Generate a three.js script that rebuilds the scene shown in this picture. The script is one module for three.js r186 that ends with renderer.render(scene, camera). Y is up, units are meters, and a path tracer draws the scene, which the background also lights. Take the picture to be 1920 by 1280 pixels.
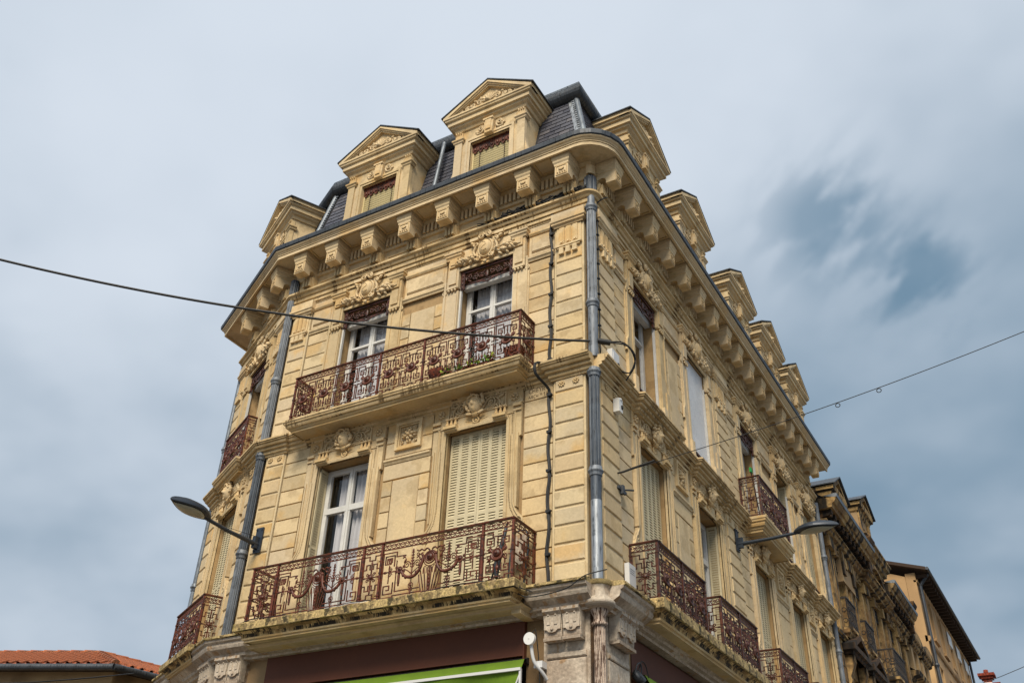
import * as THREE from 'three';
import { mergeGeometries } from 'three/addons/utils/BufferGeometryUtils.js';

/* ---------- camera, sky, sun, exposure ---------- */
const scene = new THREE.Scene();
const camera = new THREE.PerspectiveCamera(39.54, 1024 / 682, 0.1, 2000);
camera.position.set(5.1028, 1.6, 10.7684);
{
  const yaw = 0.5448, pitch = 0.5874, roll = 0.039;
  const f = new THREE.Vector3(-Math.cos(pitch) * Math.sin(yaw), Math.sin(pitch), -Math.cos(pitch) * Math.cos(yaw));
  const r = new THREE.Vector3().crossVectors(f, new THREE.Vector3(0, 1, 0)).normalize();
  const u = new THREE.Vector3().crossVectors(r, f);
  camera.up.copy(u.multiplyScalar(Math.cos(roll)).addScaledVector(r, -Math.sin(roll)));
  camera.lookAt(camera.position.clone().add(f));
}
const renderer = new THREE.WebGLRenderer({ antialias: true });
renderer.setSize(1024, 682);
renderer.toneMapping = THREE.LinearToneMapping;
renderer.toneMappingExposure = 3.0;
renderer.shadowMap.enabled = true;

let seed = 7;
const rnd = () => { seed = (seed * 1664525 + 1013904223) >>> 0; return seed / 4294967296; };
const rr = (a, b) => a + (b - a) * rnd();
function hash3(x, y, z) { let h = (x * 374761393 + y * 668265263 + z * 2147483647) | 0; h = Math.imul(h ^ (h >>> 13), 1274126177); h ^= h >>> 16; return (h >>> 0) / 4294967296; }
const sm = (t) => t * t * (3 - 2 * t);
const lerp = (a, b, t) => a + (b - a) * t;
const sstep = (a, b, x) => sm(Math.min(1, Math.max(0, (x - a) / (b - a))));
function noise3(x, y, z) {
  const X = Math.floor(x), Y = Math.floor(y), Z = Math.floor(z), fx = sm(x - X), fy = sm(y - Y), fz = sm(z - Z);
  const g = (i, j, k) => hash3(X + i, Y + j, Z + k);
  return lerp(lerp(lerp(g(0, 0, 0), g(1, 0, 0), fx), lerp(g(0, 1, 0), g(1, 1, 0), fx), fy), lerp(lerp(g(0, 0, 1), g(1, 0, 1), fx), lerp(g(0, 1, 1), g(1, 1, 1), fx), fy), fz);
}
const fbm3 = (x, y, z, o = 4) => { let s = 0, a = 0.5, n = 0; for (let i = 0; i < o; i++) { s += a * noise3(x, y, z); n += a; x *= 2.03; y *= 2.03; z *= 2.03; a *= 0.5; } return s / n; };

const SUN = new THREE.Vector3(0.21, 0.72, 0.66).normalize();
const OPEN1 = [-0.103, 0.632, -0.768], OPEN2 = [-0.042, 0.575, -0.817];
{ // overcast sky: a grey-white cloud sheet, thinner towards the sun, with a few blue-grey openings
  const w = 2048, h = 1024, d = new Float32Array(w * h * 4);
  const blob = (x, y, z, D, r) => { const l = Math.hypot(...D); const c = (x * D[0] + y * D[1] + z * D[2]) / l; return Math.exp(-(1 - c) / (1 - Math.cos(r))); };
  for (let j = 0; j < h; j++) for (let i = 0; i < w; i++) {
    const el = ((j + 0.5) / h - 0.5) * Math.PI, az = ((i + 0.5) / w - 0.5) * 2 * Math.PI;
    const x = Math.cos(el) * Math.cos(az), y = Math.sin(el), z = Math.cos(el) * Math.sin(az);
    if (y < -0.02) { const o = (j * w + i) * 4; d[o] = 0.11; d[o + 1] = 0.105; d[o + 2] = 0.1; d[o + 3] = 1; continue; }
    const yy = Math.max(y, 0.02), px = x / (yy + 0.35), pz = z / (yy + 0.35);
    const n1 = fbm3(px * 1.6 + 3.1, pz * 1.6 + 7.7, 1.3, 5), n2 = fbm3(px * 4.2 + 11, pz * 4.2, 4.1, 5), n3 = fbm3(px * 2.4 - 3, pz * 5 + 9, 8.7, 5);
    const n4 = fbm3(px * 9 + 2, pz * 9 - 5, 2.2, 4);
    let cover = 0.56 + 0.75 * (n1 - 0.5) + 0.46 * (n2 - 0.5) + 0.30 * (n3 - 0.5) + 0.32 * (n4 - 0.5);
    cover += 0.20 * sstep(0.3, 0.85, y);                                  // the sheet is thicker overhead
    cover += 0.42 * blob(x, y, z, [-0.36, 0.80, -0.47], 0.36);            // bright veil above the roof
    cover -= 0.46 * blob(x, y, z, [0.12, 0.36, -0.93], 0.42);               // bluer part down the street
    const near = Math.max(blob(x, y, z, OPEN1, 0.06), blob(x, y, z, OPEN2, 0.05));
    const e1 = 0.855 * x - 0.518 * z, e2 = 0.287 * x + 0.833 * y + 0.474 * z, al = 0.6 * e1 + 0.8 * e2, ac = 0.8 * e1 - 0.6 * e2;   // wisps drawn out along the wind
    cover -= 0.46 * Math.min(1, near * 1.25) * sstep(0.42, 0.62, 0.45 * fbm3(al * 9 + 3.3, ac * 20, 1.7, 5) + 0.45 * fbm3(al * 22 + 8, ac * 60 + 2, 6.1, 5) + 0.16 * near);
    const c = sstep(-0.1, 1.2, cover);
    const s = x * SUN.x + y * SUN.y + z * SUN.z, glow = 0.22 * Math.exp(-(1 - s) / 0.25);
    let R = lerp(0.056, 0.222, c), G = lerp(0.092, 0.245, c), B = lerp(0.128, 0.275, c);
    R *= 1 + glow; G *= 1 + glow; B *= 1 + glow;
    const o = (j * w + i) * 4; d[o] = R; d[o + 1] = G; d[o + 2] = B; d[o + 3] = 1;
  }
  const t = new THREE.DataTexture(d, w, h, THREE.RGBAFormat, THREE.FloatType);
  t.mapping = THREE.EquirectangularReflectionMapping; t.magFilter = t.minFilter = THREE.LinearFilter; t.wrapS = THREE.RepeatWrapping; t.needsUpdate = true;
  scene.background = t; scene.environment = t;
}
const sun = new THREE.DirectionalLight(0xfff2dc, 1.5);
sun.position.copy(SUN).multiplyScalar(60).add(new THREE.Vector3(-2, 6, -8)); sun.target.position.set(-2, 6, -8);
sun.castShadow = true; sun.shadow.radius = 48; sun.shadow.mapSize.set(2048, 2048);
Object.assign(sun.shadow.camera, { left: -45, right: 45, top: 45, bottom: -45, near: 1, far: 160 });
scene.add(sun, sun.target);

/* ---------- textures and materials ---------- */
// lattice noise that tiles with period p
function tnoise(x, y, p, s) {
  const X = Math.floor(x), Y = Math.floor(y), fx = sm(x - X), fy = sm(y - Y), m = (a) => ((a % p) + p) % p;
  const g = (i, j) => hash3(m(X + i), m(Y + j), s);
  return lerp(lerp(g(0, 0), g(1, 0), fx), lerp(g(0, 1), g(1, 1), fx), fy);
}
const tf = (u, v, p, s, o = 4) => { let a = 0.5, t = 0, n = 0; for (let i = 0; i < o; i++) { t += a * tnoise(u * p, v * p, p, s + i); n += a; p *= 2; a *= 0.55; } return t / n; };
function tex(size, fn, metres, srgb = true) {
  const d = new Uint8Array(size * size * 4);
  for (let j = 0; j < size; j++) for (let i = 0; i < size; i++) {
    const c = fn(i / size, j / size), o = (j * size + i) * 4;
    for (let k = 0; k < 3; k++) d[o + k] = Math.max(0, Math.min(255, (c[k] ?? c[0]) * 255)); d[o + 3] = 255;
  }
  const t = new THREE.DataTexture(d, size, size); t.wrapS = t.wrapT = THREE.RepeatWrapping; t.magFilter = THREE.LinearFilter; t.minFilter = THREE.LinearMipmapLinearFilter; t.generateMipmaps = true;
  if (srgb) t.colorSpace = THREE.SRGBColorSpace; t.repeat.set(1 / metres, 1 / metres); t.needsUpdate = true; return t;
}
const mix3 = (a, b, t) => [lerp(a[0], b[0], t), lerp(a[1], b[1], t), lerp(a[2], b[2], t)];
const stoneMap = tex(1024, (u, v) => {
  const a = tf(u, v, 3, 1, 5), b = tf(u, v, 12, 9, 4), c = tf(u, v, 110, 17, 2), e = tf(u, v, 5, 31, 5);
  let col = mix3([0.98, 0.96, 0.92], [0.91, 0.90, 0.89], sstep(0.35, 0.65, a));
  col = mix3(col, [0.94, 0.84, 0.67], 0.7 * sstep(0.54, 0.72, e));
  col = mix3(col, [0.83, 0.80, 0.75], 0.6 * sstep(0.55, 0.72, b));
  const k = 0.95 + 0.09 * c; return col.map((x) => x * k);
}, 3);
const stainMap = tex(1024, (u, v) => { // damp brown and grey runs on projecting mouldings
  const w = 0.02 * (tf(u, v, 20, 77, 3) - 0.5), s = 0.5 * tf(u + w, v, 14, 15, 5) + 0.25 * tnoise(u * 150, v * 12, 150, 4) + 0.3 * tf(u, v, 5, 25, 4);
  let col = mix3([0.97, 0.94, 0.89], [0.86, 0.82, 0.74], sstep(0.4, 0.62, tf(u, v, 8, 33, 4)));
  col = mix3(col, [0.42, 0.36, 0.28], 0.8 * sstep(0.58, 0.74, s)); return col.map((x) => x * (0.93 + 0.13 * tf(u, v, 90, 3, 2)));
}, 3);
const stoneBump = tex(512, (u, v) => [0.5 + 0.5 * (tf(u, v, 40, 3, 3) - 0.5) + 0.35 * (tf(u, v, 130, 5, 2) - 0.5)], 1, false);
const mossMap = tex(512, (u, v) => {
  const a = tf(u, v, 6, 2, 5), b = tf(u, v, 20, 12, 4), c = tf(u, v, 60, 22, 2);
  let col = mix3([0.80, 0.72, 0.54], [0.58, 0.51, 0.38], sstep(0.42, 0.62, b));
  col = mix3(col, [0.54, 0.50, 0.20], 0.6 * sstep(0.46, 0.66, a)); col = mix3(col, [0.22, 0.20, 0.13], 0.8 * sstep(0.52, 0.68, tf(u, v, 10, 51, 4)));
  return col.map((x) => x * (0.75 + 0.5 * c));
}, 1.1);
const streakMap = tex(1024, (u, v) => { // runs of black lichen
  const w = 0.02 * (tf(u, v, 24, 77, 3) - 0.5), s = 0.52 * tf(u + w, v + w, 20, 15, 5) + 0.22 * tnoise(u * 210, v * 26, 210, 4) + 0.3 * tf(u, v, 6, 25, 4);
  let col = mix3([0.93, 0.86, 0.70], [0.62, 0.54, 0.40], sstep(0.35, 0.65, tf(u, v, 14, 33, 4)));
  col = mix3(col, [0.12, 0.105, 0.08], 0.9 * sstep(0.47, 0.63, s)); return col.map((x) => x * (0.85 + 0.3 * tf(u, v, 90, 3, 2)));
}, 2.4);
const sootMap = tex(1024, (u, v) => {
  const s = 0.55 * tnoise(u * 40, v * 5, 40, 4) + 0.9 * tf(u, v, 6, 15, 5);
  let col = mix3([0.82, 0.71, 0.52], [0.60, 0.49, 0.35], sstep(0.35, 0.7, tf(u, v, 9, 33, 4)));
  col = mix3(col, [0.13, 0.11, 0.09], 0.9 * sstep(0.66, 0.98, s)); return col.map((x) => x * (0.8 + 0.4 * tf(u, v, 80, 3, 2)));
}, 4);
const greyMap = tex(512, (u, v) => {
  const a = tf(u, v, 4, 61, 5), b = tf(u, v, 16, 71, 4), c = tf(u, v, 70, 3, 2);
  let col = mix3([0.95, 0.93, 0.90], [0.80, 0.76, 0.72], sstep(0.35, 0.65, a)); col = mix3(col, [0.76, 0.58, 0.38], 0.5 * sstep(0.66, 0.74, b));
  return col.map((x) => x * (0.84 + 0.3 * c));
}, 2);
const ochreMap = tex(512, (u, v) => {
  const a = tf(u, v, 4, 81, 5), b = 0.5 * tnoise(u * 24, v * 4, 24, 4) + 0.6 * tf(u, v, 8, 15, 4);
  let col = mix3([1, 0.94, 0.86], [0.86, 0.80, 0.74], sstep(0.35, 0.65, a)); col = mix3(col, [0.55, 0.48, 0.4], 0.6 * sstep(0.66, 0.82, b)); return col;
}, 9);
const metalMap = tex(512, (u, v) => {
  const a = tf(u, v, 5, 91, 5), b = 0.6 * tnoise(u * 60, v * 4, 60, 4) + 0.5 * tf(u, v, 9, 15, 4);
  const k = 0.72 + 0.4 * a - 0.35 * sstep(0.6, 0.8, b); return [k, k, k * 1.02];
}, 1);
const rustMap = tex(256, (u, v) => { const a = tf(u, v, 8, 91, 4), c = tf(u, v, 40, 3, 2); const k = 0.7 + 0.5 * c; return mix3([1, 0.9, 0.85], [0.62, 0.6, 0.6], sstep(0.4, 0.65, a)).map((x) => x * k); }, 0.5);
const paintMap = tex(512, (u, v) => { const s = 0.6 * tnoise(u * 70, v * 3, 70, 4) + 0.5 * tf(u, v, 10, 15, 4); const k = sstep(0.5, 0.72, s); return mix3([0.86, 0.82, 0.78], [0.36, 0.27, 0.22], k).map((x) => x * (0.85 + 0.3 * tf(u, v, 60, 5, 2))); }, 0.5);
const plainMap = tex(256, (u, v) => { const k = 0.86 + 0.14 * tf(u, v, 6, 7, 4) + 0.06 * tf(u, v, 60, 5, 2); return [k]; }, 1.5);
const clothBump = tex(256, (u, v) => [0.5 + 0.5 * Math.sin(u * 400) * Math.sin(v * 400)], 0.5, false);

const S = (hex, o = {}) => new THREE.MeshStandardMaterial({ color: hex, roughness: 0.9, metalness: 0, ...o });
const stoneOpt = { map: stoneMap, bumpMap: stoneBump, bumpScale: 0.003, roughness: 0.95 };
const M = {
  core: S('#a98f69', stoneOpt), stone: S('#d3c09d', stoneOpt), stoneB: S('#ccb892', stoneOpt), stoneC: S('#d7c5a5', stoneOpt), stoneD: S('#cfbf9f', stoneOpt), stoneE: S('#d2bc95', stoneOpt), stained: S('#d1be9a', { ...stoneOpt, map: stainMap }),
  moss: S('#d9d3c4', { map: mossMap, bumpMap: stoneBump, bumpScale: 0.012 }), streak: S('#e0cfae', { map: streakMap, bumpMap: stoneBump, bumpScale: 0.008 }),
  grey: S('#c4baad', { map: greyMap, bumpMap: stoneBump, bumpScale: 0.006 }), soot: S('#c9c0ad', { map: sootMap, bumpMap: stoneBump, bumpScale: 0.01 }),
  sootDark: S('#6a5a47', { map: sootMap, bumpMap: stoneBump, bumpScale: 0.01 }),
  ochre: S('#bda47e', { map: ochreMap, bumpMap: stoneBump, bumpScale: 0.006 }), plaster: S('#ad9b7c', { map: ochreMap, bumpMap: stoneBump, bumpScale: 0.006 }),
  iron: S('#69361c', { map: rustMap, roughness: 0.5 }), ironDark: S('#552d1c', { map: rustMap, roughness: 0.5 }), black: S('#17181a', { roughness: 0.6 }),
  blackIron: S('#221d1c', { roughness: 0.6 }),
  zinc: S('#7f878d', { map: metalMap, roughness: 0.5, metalness: 0.45 }), zincDark: S('#4a4f54', { map: metalMap, roughness: 0.5, metalness: 0.4 }), galva: S('#a9aeb0', { map: metalMap, roughness: 0.4, metalness: 0.6 }),
  pipe: S('#7b8288', { map: metalMap, roughness: 0.55, metalness: 0.15 }), pipeDark: S('#4d565f', { map: metalMap, roughness: 0.5, metalness: 0.2 }),
  slate: S('#4b4c56', { roughness: 0.5, map: plainMap }), slateB: S('#3b3d4a', { roughness: 0.5, map: plainMap }), slateC: S('#5c5a60', { roughness: 0.55, map: plainMap }), slateBase: S('#2c2d33', { roughness: 0.8 }),
  white: S('#cfceca', { roughness: 0.4, map: plainMap }), shutter: S('#c8bc9b', { roughness: 0.6, map: plainMap }), roller: S('#c9ba8c', { roughness: 0.6, map: plainMap }), rollerWhite: S('#dcdddf', { roughness: 0.5, map: plainMap }),
  dark: S('#14120f'), room: S('#5d5345'), curtain: S('#b4b4b8', { roughness: 1 }), lilac: S('#a9a3bd', { roughness: 1 }),
  brown: S('#5c2f19', { roughness: 0.7, map: plainMap }), lime: S('#5f7d10', { roughness: 0.85, bumpMap: clothBump, bumpScale: 0.0006, map: plainMap }), alu: S('#c9cacb', { roughness: 0.45 }),
  tile: S('#a3623a', { roughness: 0.85, map: rustMap }), tileB: S('#ab6e45', { roughness: 0.85, map: rustMap }), brick: S('#8f3f28', { roughness: 0.9, map: rustMap }),
  lamp: S('#2b3440', { roughness: 0.45, metalness: 0.2 }), lens: new THREE.MeshPhysicalMaterial({ color: '#cfd2c4', roughness: 0.25, transmission: 0.55, thickness: 0 }), reflector: S('#8f8f86', { roughness: 0.35, metalness: 0.6 }),
  glass: new THREE.MeshPhysicalMaterial({ color: '#ffffff', roughness: 0.02, transmission: 1, thickness: 0, ior: 1.5 }),
  weathered: S('#cfc4ba', { map: paintMap, roughness: 0.8, bumpMap: stoneBump, bumpScale: 0.004 }), plantA: S('#4c6b1e', { roughness: 0.8, side: THREE.DoubleSide }), plantB: S('#8b9a2c', { roughness: 0.8, side: THREE.DoubleSide }), terracotta: S('#70381f', { map: rustMap }), white2: S('#d8d8d6', { roughness: 0.5 }),
  asphalt: S('#5d5b58', { map: plainMap }), paving: S('#9a958c', { map: greyMap }), timber: S('#3a2b20'),
};
const STONES = [M.stone, M.stone, M.stoneB, M.stoneC, M.stoneD, M.stoneE];

/* ---------- geometry helpers (all in metres) ---------- */
const V = (x, y, z) => new THREE.Vector3(x, y, z);
function prep(g) { const n = g.index ? g.toNonIndexed() : g; for (const k of Object.keys(n.attributes)) if (k !== 'position' && k !== 'normal') n.deleteAttribute(k); if (!n.attributes.normal) n.computeVertexNormals(); return n; }
function fin(gs, ou = 0, ov = 0) {
  const g = mergeGeometries((Array.isArray(gs) ? gs.flat(9) : [gs]).map(prep), false), p = g.attributes.position, n = g.attributes.normal, uv = new Float32Array(p.count * 2);
  for (let i = 0; i < p.count; i++) {
    const ax = Math.abs(n.getX(i)), ay = Math.abs(n.getY(i)), az = Math.abs(n.getZ(i));
    if (ay > ax && ay > az) { uv[2 * i] = p.getX(i) + ou; uv[2 * i + 1] = p.getZ(i) + ov; } else if (ax > az) { uv[2 * i] = p.getZ(i) + ou + 0.37; uv[2 * i + 1] = p.getY(i) + ov; } else { uv[2 * i] = p.getX(i) + ou; uv[2 * i + 1] = p.getY(i) + ov; }
  }
  g.setAttribute('uv', new THREE.BufferAttribute(uv, 2)); return g;
}
const box = (u0, u1, v0, v1, w0, w1) => new THREE.BoxGeometry(Math.abs(u1 - u0), Math.abs(v1 - v0), Math.abs(w1 - w0)).translate((u0 + u1) / 2, (v0 + v1) / 2, (w0 + w1) / 2);
// block with bevelled front edges (no back face)
function block(u0, u1, v0, v1, w0, w1, b = 0.008) {
  const P = [[u0, v0, w0], [u1, v0, w0], [u1, v1, w0], [u0, v1, w0], [u0, v0, w1 - b], [u1, v0, w1 - b], [u1, v1, w1 - b], [u0, v1, w1 - b], [u0 + b, v0 + b, w1], [u1 - b, v0 + b, w1], [u1 - b, v1 - b, w1], [u0 + b, v1 - b, w1]];
  const q = []; const quad = (a, b2, c, d) => q.push(a, b2, c, a, c, d);
  quad(8, 9, 10, 11); quad(4, 5, 9, 8); quad(5, 6, 10, 9); quad(6, 7, 11, 10); quad(7, 4, 8, 11); quad(0, 1, 5, 4); quad(1, 2, 6, 5); quad(2, 3, 7, 6); quad(3, 0, 4, 7);
  const g = new THREE.BufferGeometry(); g.setAttribute('position', new THREE.Float32BufferAttribute(q.flatMap((i) => P[i]), 3)); g.computeVertexNormals(); return g;
}
function tri(list) { const g = new THREE.BufferGeometry(); g.setAttribute('position', new THREE.Float32BufferAttribute(list, 3)); g.computeVertexNormals(); return g; }
// sweep a (w, v) profile along a plan path of [a, b]; the outward side is on the right of (a, b) -> left to right seen from outside
function sweep(path, prof, caps = true) {
  const n = path.length, off = [];
  for (let i = 0; i < n; i++) {
    const d = (k) => { const a = path[k], b = path[k + 1], l = Math.hypot(b[0] - a[0], b[1] - a[1]); return [-(b[1] - a[1]) / l, (b[0] - a[0]) / l]; };
    if (i === 0) off.push(d(0)); else if (i === n - 1) off.push(d(n - 2));
    else { const a = d(i - 1), b = d(i), s = 1 + a[0] * b[0] + a[1] * b[1]; off.push([(a[0] + b[0]) / s, (a[1] + b[1]) / s]); }
  }
  const at = (i, j) => [path[i][0] + off[i][0] * prof[j][0], prof[j][1], path[i][1] + off[i][1] * prof[j][0]];
  const L = [];
  for (let i = 0; i < n - 1; i++) for (let j = 0; j < prof.length - 1; j++) { const a = at(i, j), b = at(i + 1, j), c = at(i + 1, j + 1), d = at(i, j + 1); L.push(...a, ...b, ...c, ...a, ...c, ...d); }
  if (caps) {
    const c2 = prof.map((p) => new THREE.Vector2(p[0], p[1])), f = THREE.ShapeUtils.triangulateShape(c2, []);
    for (const e of [0, n - 1]) for (const t of f) { const o = e ? [t[0], t[1], t[2]] : [t[0], t[2], t[1]]; for (const k of o) L.push(...at(e, k)); }
  }
  return tri(L);
}
const rectPath = (u0, u1, w0, w1) => [[u0, w0], [u0, w1], [u1, w1], [u1, w0]];
function ext(pts, depth, holes = [], w0 = 0, bevel = 0) {
  const s = new THREE.Shape(pts.map((p) => new THREE.Vector2(...p))); for (const h of holes) s.holes.push(new THREE.Path(h.map((p) => new THREE.Vector2(...p))));
  const g = new THREE.ExtrudeGeometry(s, { depth, bevelEnabled: bevel > 0, bevelThickness: bevel, bevelSize: bevel, bevelSegments: 1, curveSegments: 6 }); return g.translate(0, 0, w0);
}
const rect = (u0, u1, v0, v1) => [[u0, v0], [u1, v0], [u1, v1], [u0, v1]];
const frame = (u0, u1, v0, v1, t, w0, w1) => [box(u0, u0 + t, v0, v1, w0, w1), box(u1 - t, u1, v0, v1, w0, w1), box(u0 + t, u1 - t, v0, v0 + t, w0, w1), box(u0 + t, u1 - t, v1 - t, v1, w0, w1)];
const ell = (x, y, z, a, b, c, ws = 8, hs = 6) => new THREE.SphereGeometry(1, ws, hs).scale(a, b, c).translate(x, y, z);
function tube(pts, r, rs = 5, k = 1.5) { const c = new THREE.CatmullRomCurve3(pts.map((p) => p.isVector3 ? p : V(p[0], p[1], p[2] ?? 0))); return new THREE.TubeGeometry(c, Math.max(3, Math.round(pts.length * k)), r, rs); }
const straight = (a, b, r, rs = 6, r2 = r) => { const A = V(...a), Bv = V(...b), d = Bv.clone().sub(A), g = new THREE.CylinderGeometry(r2, r, d.length(), rs); g.applyQuaternion(new THREE.Quaternion().setFromUnitVectors(V(0, 1, 0), d.clone().normalize())); return g.translate((A.x + Bv.x) / 2, (A.y + Bv.y) / 2, (A.z + Bv.z) / 2); };
function spiral(cx, cy, r0, r1, turns, a0, dir, z = 0, n = 14) { const p = []; for (let i = 0; i <= n; i++) { const t = i / n, r = lerp(r0, r1, t), a = a0 + dir * turns * 2 * Math.PI * t; p.push([cx + r * Math.cos(a), cy + r * Math.sin(a), z]); } return p; }
const ring = (x, y, z, R, r, rs = 5, ts = 16) => new THREE.TorusGeometry(R, r, rs, ts).translate(x, y, z);
// flat bars along a 2D polyline
function bars(pts, t, d, z = 0) {
  const out = [];
  for (let i = 0; i < pts.length - 1; i++) {
    const [a, b] = pts[i], [c, e] = pts[i + 1], l = Math.hypot(c - a, e - b); if (l < 1e-5) continue;
    out.push(new THREE.BoxGeometry(l + t, t, d).rotateZ(Math.atan2(e - b, c - a)).translate((a + c) / 2, (b + e) / 2, z));
  } return out;
}
const mir = (p) => p.map(([x, y, z]) => z === undefined ? [-x, y] : [-x, y, z]);
const leaf = (x, y, z, len, wid, ang, thick = 0.35) => new THREE.SphereGeometry(1, 6, 5).scale(len / 2, wid / 2, wid * thick).translate(len / 2, 0, 0).rotateZ(ang).translate(x, y, z);
function lathe(pts, seg = 12) { return new THREE.LatheGeometry(pts.map((p) => new THREE.Vector2(...p)), seg); }

const used = {};
function top(o, name, label, category, group, kind) {
  used[name] = (used[name] ?? -1) + 1; o.name = used[name] ? name + '_' + String(used[name]).padStart(3, '0') : name;
  if (label) o.userData.label = label; if (category) o.userData.category = category; if (group) o.userData.group = group; if (kind) o.userData.kind = kind;
  scene.add(o); return o;
}
function part(name, gs, mat, parent, o = {}) {
  const g = gs.isBufferGeometry && gs.attributes.uv && o.raw ? gs : fin(gs, o.ou ?? 0, o.ov ?? 0), m = new THREE.Mesh(g, mat); m.name = name; m.castShadow = m.receiveShadow = true;
  if (o.stuff) m.userData.kind = 'stuff'; if (o.label) m.userData.label = o.label; parent.add(m); return m;
}
const cache = {};
const geo = (key, f) => (cache[key] ??= fin(f()));
function cpart(name, key, f, mat, parent, x = 0, y = 0, z = 0, stuff) { const m = new THREE.Mesh(geo(key, f), mat); m.name = name; m.position.set(x, y, z); m.castShadow = m.receiveShadow = true; if (stuff) m.userData.kind = 'stuff'; parent.add(m); return m; }
// one mesh for each of the listed pieces
const parts = (name, gs, mat, parent, o) => gs.map((g) => part(name, g, mat, parent, o));
// wall course: bevelled along its bed joints only
function course(u0, u1, v0, v1, w0, w1, b = 0.008) {
  const P = [[v0, w0], [v0, w1 - b], [v0 + b, w1], [v1 - b, w1], [v1, w1 - b], [v1, w0]], q = []; for (let i = 0; i < 5; i++) { const [a, c] = P[i], [d, e] = P[i + 1]; q.push(u0, a, c, u1, a, c, u1, d, e, u0, a, c, u1, d, e, u0, d, e); }
  for (const u of [u0, u1]) for (let i = 1; i < 5; i++) { const t = [[u, ...P[0]], [u, ...P[i + 1]], [u, ...P[i]]]; if (u === u0) t.reverse(); q.push(...t.flat()); }
  return tri(q);
}
const grp = (name, parent) => { const g = new THREE.Group(); g.name = name; parent.add(g); return g; };
/* ---------- ground ---------- */
{
  const g = new THREE.Mesh(fin(box(-320, 320, -0.3, 0, -320, 320)), M.asphalt); g.receiveShadow = true; top(g, 'street', 'grey asphalt street around the corner building', 'street', null, 'structure');
  const p = new THREE.Mesh(fin([box(-14, 1.9, 0.004, 0.13, -0.5, 1.9), box(-0.3, 1.9, 0.004, 0.13, -60, -0.5)]), M.paving); p.receiveShadow = true; top(p, 'pavement', 'pale stone pavement along the foot of the corner building', 'pavement', null, 'structure');
}

/* ---------- the corner building ---------- */
const W = 6.45, AL = 0.4814, RL = 13.5;
const FACES = { F: { o: [-W, 0], a: 0 }, R: { o: [0, 0], a: Math.PI / 2 }, L: { o: [-W - 3 * Math.cos(AL), -3 * Math.sin(AL)], a: -AL } };
const at = (f, u, w) => { const F = FACES[f], c = Math.cos(F.a), s = Math.sin(F.a); return [F.o[0] + u * c + w * s, F.o[1] - u * s + w * c]; };
const on = (o, f, u = 0, v = 0, w = 0) => { const [x, z] = at(f, u, w); o.position.set(x, v, z); o.rotation.y = FACES[f].a; return o; };
const B = new THREE.Group();
top(B, 'corner_building', 'cream stone corner building with mansard roof, dormers and rust brown iron balconies', 'building');
const BAYS = { F: [1.9, 4.47], R: [2.1, 4.63, 7.74, 10.3, 12.5], L: [1.47] };
const UPT = 11.76, UPB = 9.3, LOT = 8.58, LOB = 5.82, OW = 0.545;

// wall cores with openings
for (const [f, u0, u1] of [['F', 0.02, W - 0.12], ['R', 0.1, RL], ['L', 0.17, 2.98]]) {
  const holes = []; for (const c of BAYS[f]) { holes.push(rect(c - OW, c + OW, UPB, UPT)); holes.push(rect(c - OW - 0.01, c + OW + 0.01, LOB, LOT)); }
  const gs = [ext(rect(u0, u1, 5.45, 13.5), 0.4, holes, -0.435)];
  on(part('wall', gs, M.core, B), f);
}
{ // hidden flank, ground-floor walls
  const [lx, lz] = at('L', 0.16, -0.05);
  part('wall', [box(lx - 0.02, lx + 0.35, 0.1, 13.5, -RL, lz)], M.stone, B);
  part('wall', [box(lx, 0, 0.1, 13.4, -RL - 0.02, -RL + 0.2)], M.stone, B);
  parts('wall', [box(0.02, 0.93, 0.1, 5.6, -0.4, -0.02), box(5.42, 6.4, 0.1, 5.6, -0.4, -0.02), box(0.93, 5.42, 5.44, 5.6, -0.4, -0.06)], M.plaster, B).forEach((m) => on(m, 'F'));
  parts('wall', [box(0.1, 1.02, 0.1, 5.6, -0.4, -0.02), box(6.0, 6.5, 0.1, 5.6, -0.4, -0.02), box(1.02, 6, 5.46, 5.6, -0.4, -0.05), box(11.5, 13.5, 0.1, 5.6, -0.4, -0.02), box(6.5, 11.5, 5.46, 5.6, -0.4, -0.05)], M.plaster, B).forEach((m) => on(m, 'R'));
  on(part('wall', [box(0.16, 2.98, 0.1, 5.6, -0.4, -0.02)], M.plaster, B), 'L');
}

// coursed ashlar blocks: rows of joints
const rowsLo = [5.86]; for (let k = 0; k < 11; k++) rowsLo.push(6.15 + 0.264 * k); rowsLo.push(9.02);
const rowsUp = [9.3, 9.63, 9.895, 10.165, 10.43, 10.70, 10.965, 11.23, 11.46];
const farBlocks = [];
let nBlocks = 0;
function wallBlock(f, u0, u1, v0, v1, w = 0.004, gap = 0.008, pil = false) {
  const g = pil ? block(u0, u1, v0 + gap, v1 - gap, -0.04, w, 0.012) : course(u0, u1, v0 + gap, v1 - gap, -0.04, w, 0.006);
  if (f === 'R' && u0 > 5.3 || nBlocks > 292) { g.rotateY(FACES[f].a); const [x, z] = at(f, 0, 0); g.translate(x, 0, z); farBlocks.push(g); return; }
  nBlocks++; on(part('stone_block', g, STONES[Math.floor(rnd() * STONES.length)], B, { ou: rnd() * 3, ov: rnd() * 3 }), f);
}
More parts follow.
